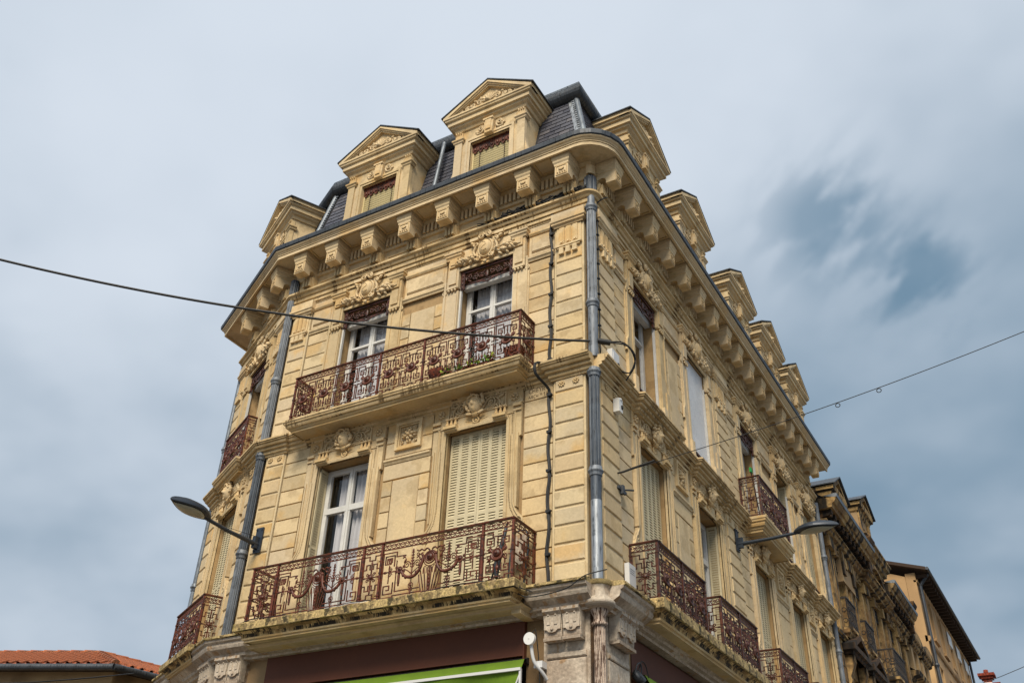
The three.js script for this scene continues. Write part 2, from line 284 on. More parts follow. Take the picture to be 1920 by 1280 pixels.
const SEG = {
  F: { pil: [[0.1, 0.55], [5.80, 6.33]], strip: [[0.57, 1.07], [5.30, 5.78]], mid: [[2.74, 3.63]] },
  L: { pil: [[0.2, 0.62], [2.42, 2.88]], strip: [], mid: [] },
  R: { pil: [[0.16, 0.80], [5.62, 6.36], [13.3, 13.5]], strip: [[0.83, 1.28], [5.44, 5.6], [6.38, 6.92]], mid: [[2.93, 3.8], [8.57, 9.47], [11.13, 11.68]] },
};
for (const f of ['F', 'L', 'R']) {
  for (const [a, b] of SEG[f].pil) {
    for (const rows of [rowsLo, rowsUp]) for (let k = 0; k < rows.length - 1; k++) {
      wallBlock(f, a + 0.035, b - 0.035, rows[k] + 0.008, rows[k + 1] - 0.008, 0.042, 0.008, true);
    }
  }
  for (const [a, b] of SEG[f].strip) for (const rows of [rowsLo, rowsUp]) for (let k = 0; k < rows.length - 1; k++) wallBlock(f, a, b, rows[k], rows[k + 1]);
  for (const [a, b] of SEG[f].mid) {
    const s = 0.18;
    for (let k = 0; k < rowsLo.length - 5; k++) { wallBlock(f, a, a + s, rowsLo[k], rowsLo[k + 1]); wallBlock(f, b - s, b, rowsLo[k], rowsLo[k + 1]); }
    for (let k = 0; k < rowsUp.length - 2; k++) { wallBlock(f, a, a + s, rowsUp[k], rowsUp[k + 1]); wallBlock(f, b - s, b, rowsUp[k], rowsUp[k + 1]); }
    // smooth raised panels, upper and lower, with ogee ears
    parts('wall_panel', [block(a + s + 0.012, b - s - 0.012, 5.86, 7.99, -0.04, 0.008, 0.012), course(a, b, 8.01, 8.28, -0.04, 0.004), course(a, b, 8.40, 8.66, -0.04, 0.004), course(a, b, 8.67, 9.02, -0.04, 0.004)], M.stone, B, { ou: rnd() * 3 }).forEach((m) => on(m, f));
    on(part('wall_panel', [block(a + s + 0.012, b - s - 0.012, 9.3, 11.22, -0.04, 0.008, 0.012)], M.stone, B, { ou: rnd() * 3 }), f);
    on(part('string_moulding', sweep([[a, 0], [b, 0]], [[0, 8.28], [0.015, 8.28], [0.03, 8.31], [0.05, 8.33], [0.05, 8.36], [0, 8.39]]), M.stone, B), f);
    // square flower panel
    const c = (a + b) / 2, P = on(grp('flower_panel', B), f, c, 8.735, 0);
    cpart('panel_frame', 'fpFrame', () => [...frame(-0.255, 0.255, -0.245, 0.245, 0.05, 0, 0.055), ...frame(-0.2, 0.2, -0.19, 0.19, 0.02, 0, 0.035)], M.stone, P);
    cpart('carved_flower', 'fpFlower', () => flowerRelief(0.13), M.stoneC, P, 0, 0, 0.006).scale.z = 1.8;
  }
}
if (farBlocks.length) part('stone_block', farBlocks, M.stone, B, { stuff: true });

function flowerRelief(s) {
  const g = [ell(0, 0, 0.02, s * 0.26, s * 0.26, s * 0.24)];
  for (let k = 0; k < 6; k++) { const a = k * Math.PI / 3 + 0.3; g.push(leaf(Math.cos(a) * s * 0.2, Math.sin(a) * s * 0.2, 0.015, s * 0.6, s * 0.42, a, 0.4)); }
  for (let k = 0; k < 8; k++) { const a = k * Math.PI / 4 + 0.4; g.push(leaf(Math.cos(a) * s * 0.6, Math.sin(a) * s * 0.6, 0.008, s * 0.62, s * 0.3, a + (k % 2 ? 0.5 : -0.5), 0.45)); }
  for (const [x, y] of [[1, 1], [-1, 1], [1, -1], [-1, -1]]) g.push(tube(spiral(x * s * 0.95, y * s * 0.9, s * 0.22, s * 0.06, 1.2, Math.PI * 0.25, x * y, 0.012, 10), s * 0.07, 4));
  return g;
}
const rosette = (s) => { const g = [ell(0, 0, 0.02, s * 0.3, s * 0.3, s * 0.3), ring(0, 0, 0.006, s * 0.62, s * 0.1, 4, 12)]; for (let k = 0; k < 8; k++) { const a = k * Math.PI / 4; g.push(leaf(Math.cos(a) * s * 0.3, Math.sin(a) * s * 0.3, 0.012, s * 0.75, s * 0.5, a, 0.45)); } return g; };

// pilaster capitals, rosettes and the plain zone above the rows
for (const f of ['F', 'L', 'R']) for (const [a, b] of SEG[f].pil) {
  const c = (a + b) / 2, h = (b - a) / 2;
  if (f === 'R' && a > 13) continue;
  on(part('pilaster', [box(a, b, 5.8, 9.05, -0.04, 0.022), box(a, b, 9.2, 12.3, -0.04, 0.022)], M.stoneD, B), f);
  for (const s of [-1, 1]) { const r = cpart('rosette', 'ros' + 0.052, () => rosette(0.056), M.stone, B); on(r, f, c + s * h * 0.45, 8.92, 0.042); }
  const P = on(grp('pilaster_capital', B), f, c, 0, 0);
  part('capital_block', [sweep(rectPath(-h + 0.01, h - 0.01, 0, 0.05), [[0, 11.96], [0.01, 11.96], [0.02, 11.99], [0.05, 12.01], [0.05, 12.04], [0.07, 12.06], [0.07, 12.1], [0.05, 12.1], [0.05, 12.25], [-0.03, 12.25]])], M.stoneC, P, { ou: rnd() });
  const fl = [box(-h + 0.04, h - 0.04, 11.54, 11.96, 0.02, 0.04)];
  for (const k of [-1, 0, 1]) { const x = k * h * 0.46; fl.push(box(x - h * 0.17, x + h * 0.17, 11.6, 11.94, 0.04, 0.062)); fl.push(box(x - h * 0.1, x + h * 0.1, 11.62, 11.92, 0.04, 0.07)); fl.push(new THREE.ConeGeometry(0.022, 0.05, 4).rotateY(Math.PI / 4).translate(x, 11.62, 0.075)); }
  fl.push(box(-h * 0.9, h * 0.9, 11.53, 11.565, 0.02, 0.08), box(-h * 0.78, h * 0.78, 11.5, 11.53, 0.02, 0.065));
  part('fluted_panel', fl, M.stone, P);
  for (const k of [-1, 0, 1]) part('gutta', ext([[-0.045, 11.37], [0.045, 11.37], [0.032, 11.5], [-0.032, 11.5]], 0.07, [], 0.02).translate(k * h * 0.46, 0, 0), M.stone, P);
}
// frieze panels beside the upper windows
for (const f of ['F', 'R']) for (const [a, b] of [...SEG[f].strip, ...SEG[f].mid]) {
  if (b - a < 0.3) continue;
  parts('frieze_panel', [block(a + 0.05, b - 0.05, 11.66, 11.98, -0.04, 0.03, 0.02), box(a, b, 11.60, 12.25, -0.04, 0.0)], M.stoneC, B, { ou: rnd() * 2 }).forEach((m) => on(m, f));
  parts('string_moulding', [sweep([[a, 0], [b, 0]], [[0, 11.47], [0.02, 11.47], [0.03, 11.5], [0.05, 11.52], [0.05, 11.55], [0, 11.58]]), sweep([[a, 0], [b, 0]], [[0, 12.02], [0.02, 12.02], [0.04, 12.05], [0.04, 12.08], [0, 12.1]])], M.stone, B).forEach((m) => on(m, f));
}

// horizontal mouldings that run round the building
const cornerFL = (o) => { const [x, z] = at('F', -o * Math.tan(AL / 2), o); return [x, z]; };
const arcFR = (r, n = 6) => { const p = []; for (let i = 0; i <= n; i++) { const a = Math.PI / 2 * (1 - i / n); p.push([-r + r * Math.cos(a), -r + r * Math.sin(a)]); } return p; };
const leftEnd = at('L', 0.155, 0);
const roofPath = [[leftEnd[0], -RL], leftEnd, [-W, 0], [0, 0], [0, -RL]];
const mainPath = [[leftEnd[0], -RL], leftEnd, [-W, 0], ...arcFR(0.06), [0, -RL]];
part('architrave', sweep(mainPath, [[-0.1, 12.22], [0.012, 12.22], [0.012, 12.25], [0.04, 12.255], [0.04, 12.31], [0.032, 12.312], [0.032, 12.325], [0.065, 12.33], [0.065, 12.395], [0.055, 12.40], [0.055, 12.412], [0.09, 12.42], [0.11, 12.45], [0.105, 12.455], [0.105, 12.468], [0.15, 12.49], [0.15, 12.53], [0.0, 12.55]]), M.stained, B);
part('frieze', sweep(mainPath, [[-0.1, 12.5], [0.0, 12.5], [0.0, 12.62], [0.02, 12.62], [0.02, 12.68], [0.0, 12.70], [0.0, 12.86], [0.04, 12.87], [0.05, 12.9], [0.05, 12.92], [0.03, 12.92], [0.03, 13.14], [0.06, 13.15], [0.09, 13.2], [0.09, 13.3], [-0.1, 13.3]]), M.stone, B);
part('cornice', sweep(mainPath, [[-0.1, 13.215], [0.49, 13.215], [0.49, 13.175], [0.53, 13.17], [0.53, 13.235], [0.522, 13.24], [0.545, 13.245], [0.545, 13.27], [0.56, 13.275], [0.57, 13.295], [0.595, 13.31], [0.605, 13.325], [0.605, 13.34], [0.55, 13.4], [-0.1, 13.5]]), M.stoneC, B);
part('gutter', sweep(mainPath, [[0.56, 13.335], [0.61, 13.335], [0.63, 13.35], [0.64, 13.42], [0.635, 13.44], [0.615, 13.44], [0.6, 13.40], [0.3, 13.44]]), M.zincDark, B);

// corbels, dentils and soffit coffers between them
const corbelShape = () => {
  const side = [[0, 12.78], [0.06, 12.80], [0.10, 12.86], [0.17, 12.885], [0.235, 12.86], [0.25, 12.80], [0.25, 12.745], [0.42, 12.745], [0.42, 13.0], [0, 13.0]];
  const s = ext(side, 0.25, [], -0.125).rotateY(-Math.PI / 2);
  return [s, sweep(rectPath(-0.125, 0.125, 0, 0.42), [[0, 12.985], [0.01, 12.99], [0.012, 13.03], [0.03, 13.06], [0.03, 13.1], [0.045, 13.12], [0.045, 13.2], [0, 13.225]])];
};
const corbelPanel = () => { const g = [...frame(-0.105, 0.105, 12.77, 12.98, 0.015, 0.415, 0.432), ell(0, 12.9, 0.43, 0.055, 0.035, 0.012, 6, 4)]; for (const k of [-1.5, -0.5, 0.5, 1.5]) g.push(ell(k * 0.045, 12.82, 0.435, 0.014, 0.014, 0.012, 6, 4)); return g; };
const corbelFoot = () => { const g = [ext([[0, 12.56], [0.07, 12.58], [0.11, 12.66], [0.14, 12.74], [0.14, 12.79], [0, 12.79]], 0.25, [], -0.125).rotateY(-Math.PI / 2)]; for (const k of [-1, 0, 1]) g.push(box(k * 0.07 - 0.022, k * 0.07 + 0.022, 12.58, 12.78, 0.04, 0.175)); return g; };
const CORB = { F: [0.40, 1.18, 2.03, 2.88, 3.72, 4.55, 5.38, 6.12], R: [0.22, 1.0, 1.82, 2.63, 3.45, 4.24, 5.02, 5.8, 6.55, 7.33, 8.15, 8.95, 9.75, 10.48, 11.24, 12.0, 12.72], L: [0.95, 1.93, 2.85 - 0.1] };
const dentils = (n, p) => { const g = []; for (let k = 0; k < n; k++) g.push(box((k - (n - 1) / 2) * p - p * 0.27, (k - (n - 1) / 2) * p + p * 0.27, 12.94, 13.13, 0.02, 0.085)); return g; };
for (const f of ['F', 'L', 'R']) CORB[f].forEach((u, i) => {
  const C = on(cpart('corbel', 'corbel', corbelShape, STONES[(i * 3) % 6], B), f, u, 0, 0);
  cpart('corbel_panel', 'corbelP', corbelPanel, M.stoneE, C); cpart('corbel_foot', 'corbelF', corbelFoot, M.stoneB, C);
  const n = CORB[f][i + 1]; if (n === undefined) return;
  const c = (u + n) / 2, d = (n - u) / 2, k = Math.max(3, Math.round((d * 2 - 0.3) / 0.088));
  on(cpart('dentil_row', 'dent' + k, () => dentils(k, 0.088), M.stoneC, B), f, c, 0, 0);
  on(part('soffit_coffer', frame(-d + 0.2, d - 0.2, 0.12, 0.46, 0.03, 0, 0.02).map((g) => g.rotateX(Math.PI / 2)), M.stoneB, B), f, c, 13.215, 0);
  on(part('frieze_panel', [...frame(-d + 0.2, d - 0.2, 12.58, 12.72, 0.02, 0, 0.022)], M.stoneB, B), f, c, 0, 0);
});
{ const g = []; for (let k = 0; k < 5; k++) { const a = (k + 0.5) / 5 * Math.PI / 2; g.push(box(-0.022, 0.022, 12.94, 13.13, 0.05, 0.115).rotateY(a).translate(-0.03, 0, -0.03)); } part('dentil_row', g, M.stoneC, B); }

/* string courses at the two floors; they step out round the pilasters */
const sF = (f, u, w) => at(f, u, w);
const po = 0.045;
const pathB = [[leftEnd[0], -RL], at('L', 0.155, 0), at('L', 0.2, po), at('L', 0.64, po), at('L', 0.66, 0), at('L', 2.4, 0), at('L', 2.42, po), cornerFL(po), at('F', 0.56, po), at('F', 0.58, 0), at('F', 5.76, 0), at('F', 5.78, po), at('F', W + 0.03, po)];
const pathB2 = [at('R', -0.03, po), at('R', 0.82, po), at('R', 0.84, 0)];
const profB = [[-0.1, 9.0], [0.015, 9.0], [0.02, 9.03], [0.05, 9.04], [0.06, 9.075], [0.05, 9.08], [0.05, 9.092], [0.10, 9.10], [0.11, 9.13], [0.10, 9.135], [0.10, 9.147], [0.15, 9.15], [0.17, 9.18], [0.16, 9.185], [0.16, 9.195], [0.19, 9.2], [0.19, 9.225], [0.21, 9.225], [0.21, 9.255], [-0.1, 9.3]];
for (const c of BAYS.R) { if (c === 7.74) continue; pathB2.push(at('R', c - 0.72, 0), at('R', c - 0.70, po + 0.05), at('R', c + 0.70, po + 0.05), at('R', c + 0.72, 0)); if (c === 4.63) pathB2.push(at('R', 5.6, 0), at('R', 5.62, po), at('R', 6.36, po), at('R', 6.38, 0)); }
pathB2.push(at('R', RL, 0));
parts('string_course', [sweep(pathB, profB), sweep(pathB2, profB)], M.stained, B);
const pathC = [[leftEnd[0], -RL], at('L', 0.155, 0), at('L', 2.4, 0), at('L', 2.42, po), cornerFL(po), at('F', 0.56, po), at('F', 0.60, 0), at('F', 5.66, 0), at('F', 5.70, po), at('F', W + 0.02, po)], pathC2 = [at('R', -0.03, po), at('R', 0.90, po), at('R', 0.94, 0), at('R', RL, 0)];
const profC = [[-0.1, 5.45], [0.1, 5.45], [0.11, 5.48], [0.16, 5.50], [0.17, 5.54], [0.2, 5.56], [0.27, 5.60], [0.29, 5.64], [0.29, 5.68], [0.33, 5.70], [0.34, 5.735], [-0.1, 5.74]];
parts('string_course', [sweep(pathC, profC), sweep(pathC2, profC)], M.grey, B);
const profM = 
[[-0.1, 5.735], [0.35, 5.735], [0.37, 5.745], [0.37, 5.775], [0.34, 5.79], [-0.1, 5.85]];
parts('mossy_ledge', [sweep(pathC, profM), sweep(pathC2, profM)], M.moss, B);
// window sills of the side street front
for (const c of BAYS.R) if (c !== 7.74) on(part('window_sill', [sweep(rectPath(-0.68, 0.68, 0, 0.07), [[0, 9.3], [0.02, 9.3], [0.03, 9.36], [0.05, 9.38], [0.05, 9.42], [-0.07, 9.45]]), box(-0.68, -0.55, 9.42, 9.75, 0, 0.08), box(0.55, 0.68, 9.42, 9.75, 0, 0.08)], M.stoneC, B), 'R', c, 0, 0);

/* ---------- windows of the two floors ---------- */
function beadLine(pts, step, r) { const c = new THREE.CatmullRomCurve3(pts.map((p) => V(p[0], p[1], p[2] ?? 0)), false, 'catmullrom', 0.1), n = Math.round(c.getLength() / step), g = []; for (let i = 0; i <= n; i++) { const p = c.getPointAt(i / n); g.push(new THREE.OctahedronGeometry(r, 0).translate(p.x, p.y, p.z)); } return g; }
function headMask(seedv) {
  const g = new THREE.SphereGeometry(1, 28, 22), p = g.attributes.position, G = (x, y, a, b, sx, sy) => Math.exp(-((x - a) ** 2) / (sx * sx) - ((y - b) ** 2) / (sy * sy));
  for (let i = 0; i < p.count; i++) {
    let x = p.getX(i), y = p.getY(i), z = p.getZ(i); const f = z > 0 ? 1 : 0;
    let d = 1;
    if (f) {
      d += 0.08 * G(x, y, 0, 0.28, 0.6, 0.09) - 0.20 * (G(x, y, 0.33, 0.1, 0.18, 0.10) + G(x, y, -0.33, 0.1, 0.18, 0.10)) + 0.09 * (G(x, y, 0.33, 0.07, 0.09, 0.05) + G(x, y, -0.33, 0.07, 0.09, 0.05));
      d += 0.36 * G(x, y, 0, -0.13, 0.11, 0.11) + 0.18 * G(x, y, 0, 0.05, 0.08, 0.18) + 0.08 * (G(x, y, 0.42, -0.2, 0.2, 0.18) + G(x, y, -0.42, -0.2, 0.2, 0.18));
      d += 0.12 * G(x, y, 0, -0.36, 0.22, 0.05) - 0.24 * G(x, y, 0, -0.46, 0.26, 0.045) + 0.14 * G(x, y, 0, -0.57, 0.2, 0.06) + 0.14 * G(x, y, 0, -0.82, 0.2, 0.14);
    }
    const jaw = y < 0 ? 1 + 0.22 * y : 1; p.setXYZ(i, x * d * 0.085 * jaw, y * 0.125, z * d * 0.10);
  }
  g.computeVertexNormals(); const out = [g];
  let s = seedv; const q = () => { s = (s * 16807) % 2147483647; return s / 2147483647; };
  for (let k = 0; k < 17; k++) { const a = -0.45 + k / 16 * (Math.PI + 0.9), R = 0.092 + 0.02 * q(); out.push(leaf(Math.cos(a) * R, Math.sin(a) * R * 1.2, 0.02 + 0.03 * q(), 0.055 + 0.02 * q(), 0.036, a + Math.PI / 2 + (q() - 0.5) * 1.2, 0.8)); }
  for (let k = 0; k < 9; k++) { const a = 0.2 + k / 8 * (Math.PI - 0.4); out.push(leaf(Math.cos(a) * 0.066, 0.015 + Math.sin(a) * 0.09, 0.06 + 0.02 * Math.sin(a), 0.045, 0.026, a + Math.PI / 2 + (q() - 0.5) * 1.4, 0.9)); }
  for (const x of [-1, 1]) out.push(ell(x * 0.085, 0.0, 0.02, 0.014, 0.03, 0.02, 6, 5));
  out.push(ell(0, -0.12, 0.0, 0.05, 0.04, 0.04), leaf(0.03, -0.13, 0.02, 0.1, 0.04, 0.3), leaf(-0.03, -0.13, 0.02, 0.1, 0.04, Math.PI - 0.3));
  return out;
}
function scrollwork(side) { // acanthus scroll in the head panel, side = +1 right
  const g = [], t = (p, r, n = 5) => g.push(tube(p.map(([x, y, z]) => [x * side, y, z ?? 0.02]), r, n));
  t([[0.09, -0.1], [0.14, -0.03], [0.2, 0.045], [0.28, 0.07], [0.36, 0.05], [0.41, -0.01], [0.43, -0.07]], 0.013);
  t(spiral(0.27, -0.015, 0.075, 0.03, 1.1, 1.2, -1, 0.022, 14), 0.012);
  g.push(...rosette(0.045).map((e) => e.translate(side * 0.265, -0.015, 0.015)));
  t(spiral(0.44, -0.08, 0.04, 0.012, 1.4, 1.6, -1, 0.02, 12), 0.010); t(spiral(0.45, 0.085, 0.035, 0.01, 1.4, 3.6, 1, 0.02, 12), 0.009);
  t([[0.13, -0.11], [0.22, -0.105], [0.32, -0.09], [0.38, -0.05]], 0.012);
  for (const [x, y, l, w, a] of [[0.17, 0.05, 0.08, 0.035, 1.9], [0.23, 0.08, 0.07, 0.03, 1.2], [0.33, 0.075, 0.08, 0.035, 0.9], [0.38, 0.03, 0.09, 0.035, 0.6], [0.35, -0.06, 0.07, 0.03, -0.9], [0.22, -0.09, 0.06, 0.03, -2.2], [0.13, -0.06, 0.06, 0.03, 2.6], [0.40, 0.1, 0.07, 0.03, 2.2], [0.3, -0.095, 0.05, 0.026, -1.2]]) g.push(leaf(side * x, y, 0.014, l, w, side > 0 ? a : Math.PI - a, 0.5));
  return g;
}
const lowerSurround = () => { // architrave with ears, swelling to scrolls at the foot
  const o = OW, R = [[o, LOT - 0.02], [o, 5.86], [o + 0.34, 5.86], [o + 0.34, 6.86], [o + 0.30, 6.95], [o + 0.22, 7.03], [o + 0.19, 7.12], [o + 0.19, 8.22], [o + 0.25, 8.24], [o + 0.25, 8.79], [o - 0.02, 8.79], [o - 0.02, LOT - 0.02]];
  const g = [ext(R, 0.055, [], -0.02), ext(mir(R).reverse(), 0.055, [], -0.02)];
  for (const s of [-1, 1]) {
    g.push(box(s * o, s * (o + 0.05), 5.86, LOT, 0.02, 0.05)); g.push(box(s * (o + 0.19), s * (o + 0.215), 7.1, 8.28, -0.02, 0.055));
    g.push(tube([[s * (o + 0.14), 8.68, 0.035], [s * (o + 0.145), 7.3, 0.035], [s * (o + 0.16), 7.12, 0.035], [s * (o + 0.22), 7.0, 0.035], [s * (o + 0.28), 6.92, 0.035]], 0.018, 5, 4));
    g.push(box(s * (o + 0.11), s * (o + 0.25), 8.66, 8.69, 0, 0.06), box(s * (o + 0.11), s * (o + 0.25), 8.74, 8.79, 0, 0.07), box(s * o, s * (o + 0.16), 8.64, 8.66, 0, 0.05));
    g.push(tube(spiral(s * (o + 0.24), 6.86, 0.09, 0.02, 1.2, Math.PI / 2, -s, 0.045, 12), 0.016, 5));
    g.push(ext([[s * (o + 0.2), 6.9], [s * (o + 0.33), 6.86], [s * (o + 0.40), 6.7], [s * (o + 0.41), 6.3], [s * (o + 0.34), 5.9]].sort(() => 0), 0.05, [], 0));
  }
  return g;
};
const lowerBeads = () => { const o = OW + 0.1, g = []; for (const s of [-1, 1]) g.push(...beadLine([[s * o, 8.63, 0.04], [s * o, 8.3, 0.04]], 0.026, 0.011), ...beadLine([[s * (o - 0.02), 8.26, 0.04], [s * (o - 0.02), 7.3, 0.04], [s * (o + 0.01), 7.1, 0.04], [s * (o + 0.09), 6.94, 0.04], [s * (o + 0.13), 6.89, 0.04]], 0.026, 0.011)); return g; };
const headPanel = () => [box(-0.80, 0.80, 8.8, 9.03, -0.04, 0.03), ...frame(-0.53, 0.53, 8.79, 9.05, 0.022, 0, 0.06), sweep(rectPath(-0.83, 0.83, -0.02, 0.03), [[0, 9.02], [0.015, 9.03], [0.02, 9.06], [0.05, 9.08], [0.06, 9.11], [0.06, 9.14], [-0.03, 9.15]]), box(-0.36, 0.36, 8.62, 8.79, -0.02, 0.04), sweep(rectPath(-0.56, 0.56, -0.02, 0.05), [[0, 8.56], [0.01, 8.56], [0.02, 8.60], [0, 8.62]])];
const bracketG = () => [box(-0.115, 0.115, 8.60, 8.645, 0, 0.13), box(-0.115, 0.115, 8.575, 8.60, 0, 0.10)], balusterG = () => lathe([[0.0, 8.645], [0.034, 8.65], [0.03, 8.69], [0.016, 8.74], [0.02, 8.76], [0.036, 8.77], [0.036, 8.785], [0, 8.79]], 8);
const medallion = () => [ring(0, 8.67, 0.06, 0.05, 0.015, 6, 16), ell(0, 8.67, 0.055, 0.03, 0.03, 0.02), leaf(0.07, 8.68, 0.04, 0.14, 0.03, 0.1), leaf(-0.07, 8.68, 0.04, 0.14, 0.03, Math.PI - 0.1), leaf(0, 8.72, 0.05, 0.08, 0.05, 1.57)];

const upperSurround = () => {
  const g = [];
  for (const s of [-1, 1]) {
    const a = (x) => s * x;
    g.push(box(a(OW), a(OW + 0.31), 9.3, 11.36, -0.03, 0.03), box(a(OW + 0.02), a(OW + 0.09), 9.3, 11.3, 0, 0.045), box(a(OW + 0.25), a(OW + 0.285), 10.55, 11.6, 0, 0.05), box(a(OW + 0.22), a(OW + 0.32), 9.3, 10.15, 0, 0.055));
    g.push(tube([[a(OW + 0.27), 10.6, 0.03], [a(OW + 0.28), 10.4, 0.03], [a(OW + 0.33), 10.3, 0.03], [a(OW + 0.35), 10.1, 0.03]], 0.025, 5, 3), tube(spiral(a(OW + 0.27), 11.36, 0.05, 0.012, 1.3, 1.57, -s, 0.04, 10), 0.014, 5));
    g.push(box(a(OW + 0.0), a(OW + 0.23), 11.42, 12.12, -0.02, 0.05), box(a(OW + 0.04), a(OW + 0.19), 11.5, 11.82, 0.05, 0.072), box(a(OW + 0.04), a(OW + 0.19), 11.86, 12.04, 0.05, 0.085), box(a(OW + 0.07), a(OW + 0.16), 11.9, 12.0, 0.08, 0.1));
    g.push(sweep(rectPath(Math.min(a(OW - 0.01), a(OW + 0.24)), Math.max(a(OW - 0.01), a(OW + 0.24)), 0, 0.06), [[0, 12.04], [0.01, 12.04], [0.02, 12.08], [0.04, 12.1], [0.04, 12.13], [0.06, 12.15], [0.06, 12.18], [-0.06, 12.2]]));
    for (const k of [0, 1, 2]) g.push(ell(a(OW + 0.05 + k * 0.065), 11.37, 0.06, 0.024, 0.03, 0.024, 6, 5)); g.push(box(a(OW + 0.01), a(OW + 0.22), 11.4, 11.43, 0, 0.075));
  }
  g.push(box(-OW, OW, UPT, 12.24, -0.04, 0.012), box(-OW, OW, UPT, UPT + 0.05, -0.02, 0.045));
  return g;
};
const cartouche = () => {
  const g = [ell(0, 0, 0.06, 0.12, 0.165, 0.06, 16, 12)], E = []; for (let i = 0; i <= 24; i++) { const a = i / 24 * 2 * Math.PI; E.push([Math.cos(a) * 0.14, Math.sin(a) * 0.19, 0.05]); }
  g.push(tube(E, 0.022, 6, 1), ext([[-0.2, -0.12], [-0.1, -0.24], [0.1, -0.24], [0.2, -0.12], [0.22, 0.1], [0.12, 0.24], [-0.12, 0.24], [-0.22, 0.1]], 0.04));
  for (const s of [-1, 1]) {
    g.push(tube(spiral(s * 0.07, 0.25, 0.065, 0.015, 1.6, s > 0 ? Math.PI : 0, -s, 0.085, 16), 0.02, 6), tube(spiral(s * 0.2, 0.13, 0.055, 0.012, 1.4, 2, -s, 0.06, 12), 0.018, 5), tube(spiral(s * 0.12, -0.21, 0.05, 0.012, 1.4, -1, s, 0.07, 12), 0.018, 5));
    g.push(tube([[s * 0.2, 0.07, 0.06], [s * 0.235, -0.03, 0.06], [s * 0.19, -0.14, 0.06]], 0.024, 5, 3), leaf(s * 0.02, 0.29, 0.06, 0.1, 0.06, s > 0 ? 0.9 : Math.PI - 0.9), leaf(s * 0.24, 0.16, 0.05, 0.1, 0.06, s > 0 ? 0.6 : Math.PI - 0.6));
    g.push(box(s * 0.17, s * 0.34, 0.24, 0.30, 0, 0.06));
  }
  g.push(leaf(0, -0.25, 0.06, 0.09, 0.07, -1.57), ell(0, 0.33, 0.06, 0.03, 0.03, 0.03));
  // monogram in relief on the shield
  g.push(tube([[-0.04, 0.09, 0.108], [0.02, 0.07, 0.113], [0.045, 0.02, 0.115], [0, -0.02, 0.118], [-0.045, -0.06, 0.11], [0.0, -0.1, 0.105], [0.05, -0.08, 0.107]], 0.008, 4, 3), straight([-0.035, 0.1, 0.102], [0.02, -0.11, 0.1], 0.007, 4));
  return g;
};
const garland = () => {
  const g = []; let s = 31; const q = () => { s = (s * 16807) % 2147483647; return s / 2147483647; };
  for (const d of [-1, 1]) for (let k = 0; k < 34; k++) {
    const t = k / 33, x = d * (0.2 + 0.36 * t), y = -0.04 - 0.02 * Math.sin(t * 3) + (q() - 0.5) * 0.15 * (1 - 0.3 * t), z = 0.03 + 0.03 * q();
    if (k % 4 === 0) g.push(ell(x, y, z, 0.036, 0.034, 0.034, 7, 6)); else g.push(leaf(x, y, z, 0.08 + 0.04 * q(), 0.04 + 0.015 * q(), (d > 0 ? 0 : Math.PI) + (q() - 0.5) * 2.6, 0.5));
  }
  return g;
};
const lambrequin = () => { // pierced cast-iron blind pelmet
  const g = [...frame(-0.53, 0.53, 0.0, 0.285, 0.018, 0, 0.02), box(-0.53, -0.45, -0.09, 0.28, 0, 0.025), box(0.45, 0.53, -0.09, 0.28, 0, 0.025), box(-0.53, 0.53, 0.25, 0.29, 0.0, 0.03)];
  for (const s of [-1, 1]) {
    for (const [x, y, r, a] of [[0.12, 0.14, 0.075, 0], [0.25, 0.12, 0.07, 2], [0.37, 0.15, 0.075, 4]]) { g.push(tube(spiral(s * x, y, r, 0.015, 1.5, a, s, 0.012, 16), 0.0105, 4)); g.push(ell(s * x, y, 0.015, 0.022, 0.022, 0.02, 6, 5)); }
    for (const [x, y, l, a] of [[0.03, 0.2, 0.11, -0.6], [0.06, 0.07, 0.12, 0.5], [0.18, 0.21, 0.1, -0.5], [0.19, 0.05, 0.11, 0.6], [0.31, 0.22, 0.1, -0.6], [0.31, 0.04, 0.1, 0.5], [0.42, 0.08, 0.1, 1.4]]) g.push(leaf(s * x, y, 0.012, l, 0.035, s > 0 ? a : Math.PI - a, 0.35));
    for (let k = 0; k < 4; k++) g.push(ell(s * 0.49, -0.05 + k * 0.085, 0.025, 0.02, 0.03, 0.016, 6, 4));
  }
  g.push(ext([[-0.45, 0.0], [-0.12, -0.025], [0, -0.07], [0.12, -0.025], [0.45, 0], [0.45, 0.02], [0.12, 0.0], [0, -0.035], [-0.12, 0.0], [-0.45, 0.02]], 0.02), leaf(0, 0.2, 0.02, 0.2, 0.07, -1.57, 0.3));
  return g;
};
const roomBox = (h) => [box(-0.75, 0.75, 0, h, -1.65, -1.6), box(-0.8, -0.75, 0, h, -1.6, -0.44), box(0.75, 0.8, 0, h, -1.6, -0.44), box(-0.8, 0.8, -0.05, 0, -1.65, -0.44), box(-0.8, 0.8, h, h + 0.05, -1.65, -0.44)];
const curtainG = (x0, x1, y0, y1) => { const n = 40, L = []; const P = (i) => { const t = i / n; return [lerp(x0, x1, t), 0.018 * Math.sin(t * (x1 - x0) * 75) + 0.006 * Math.sin(t * 31)]; }; for (let i = 0; i < n; i++) { const [a, b] = P(i), [c, d] = P(i + 1); L.push(a, y0, b, c, y0, d, c, y1, d, a, y0, b, c, y1, d, a, y1, b); } const g = tri(L), g2 = g.clone().translate(0, 0, -0.004); return [g, g2]; };
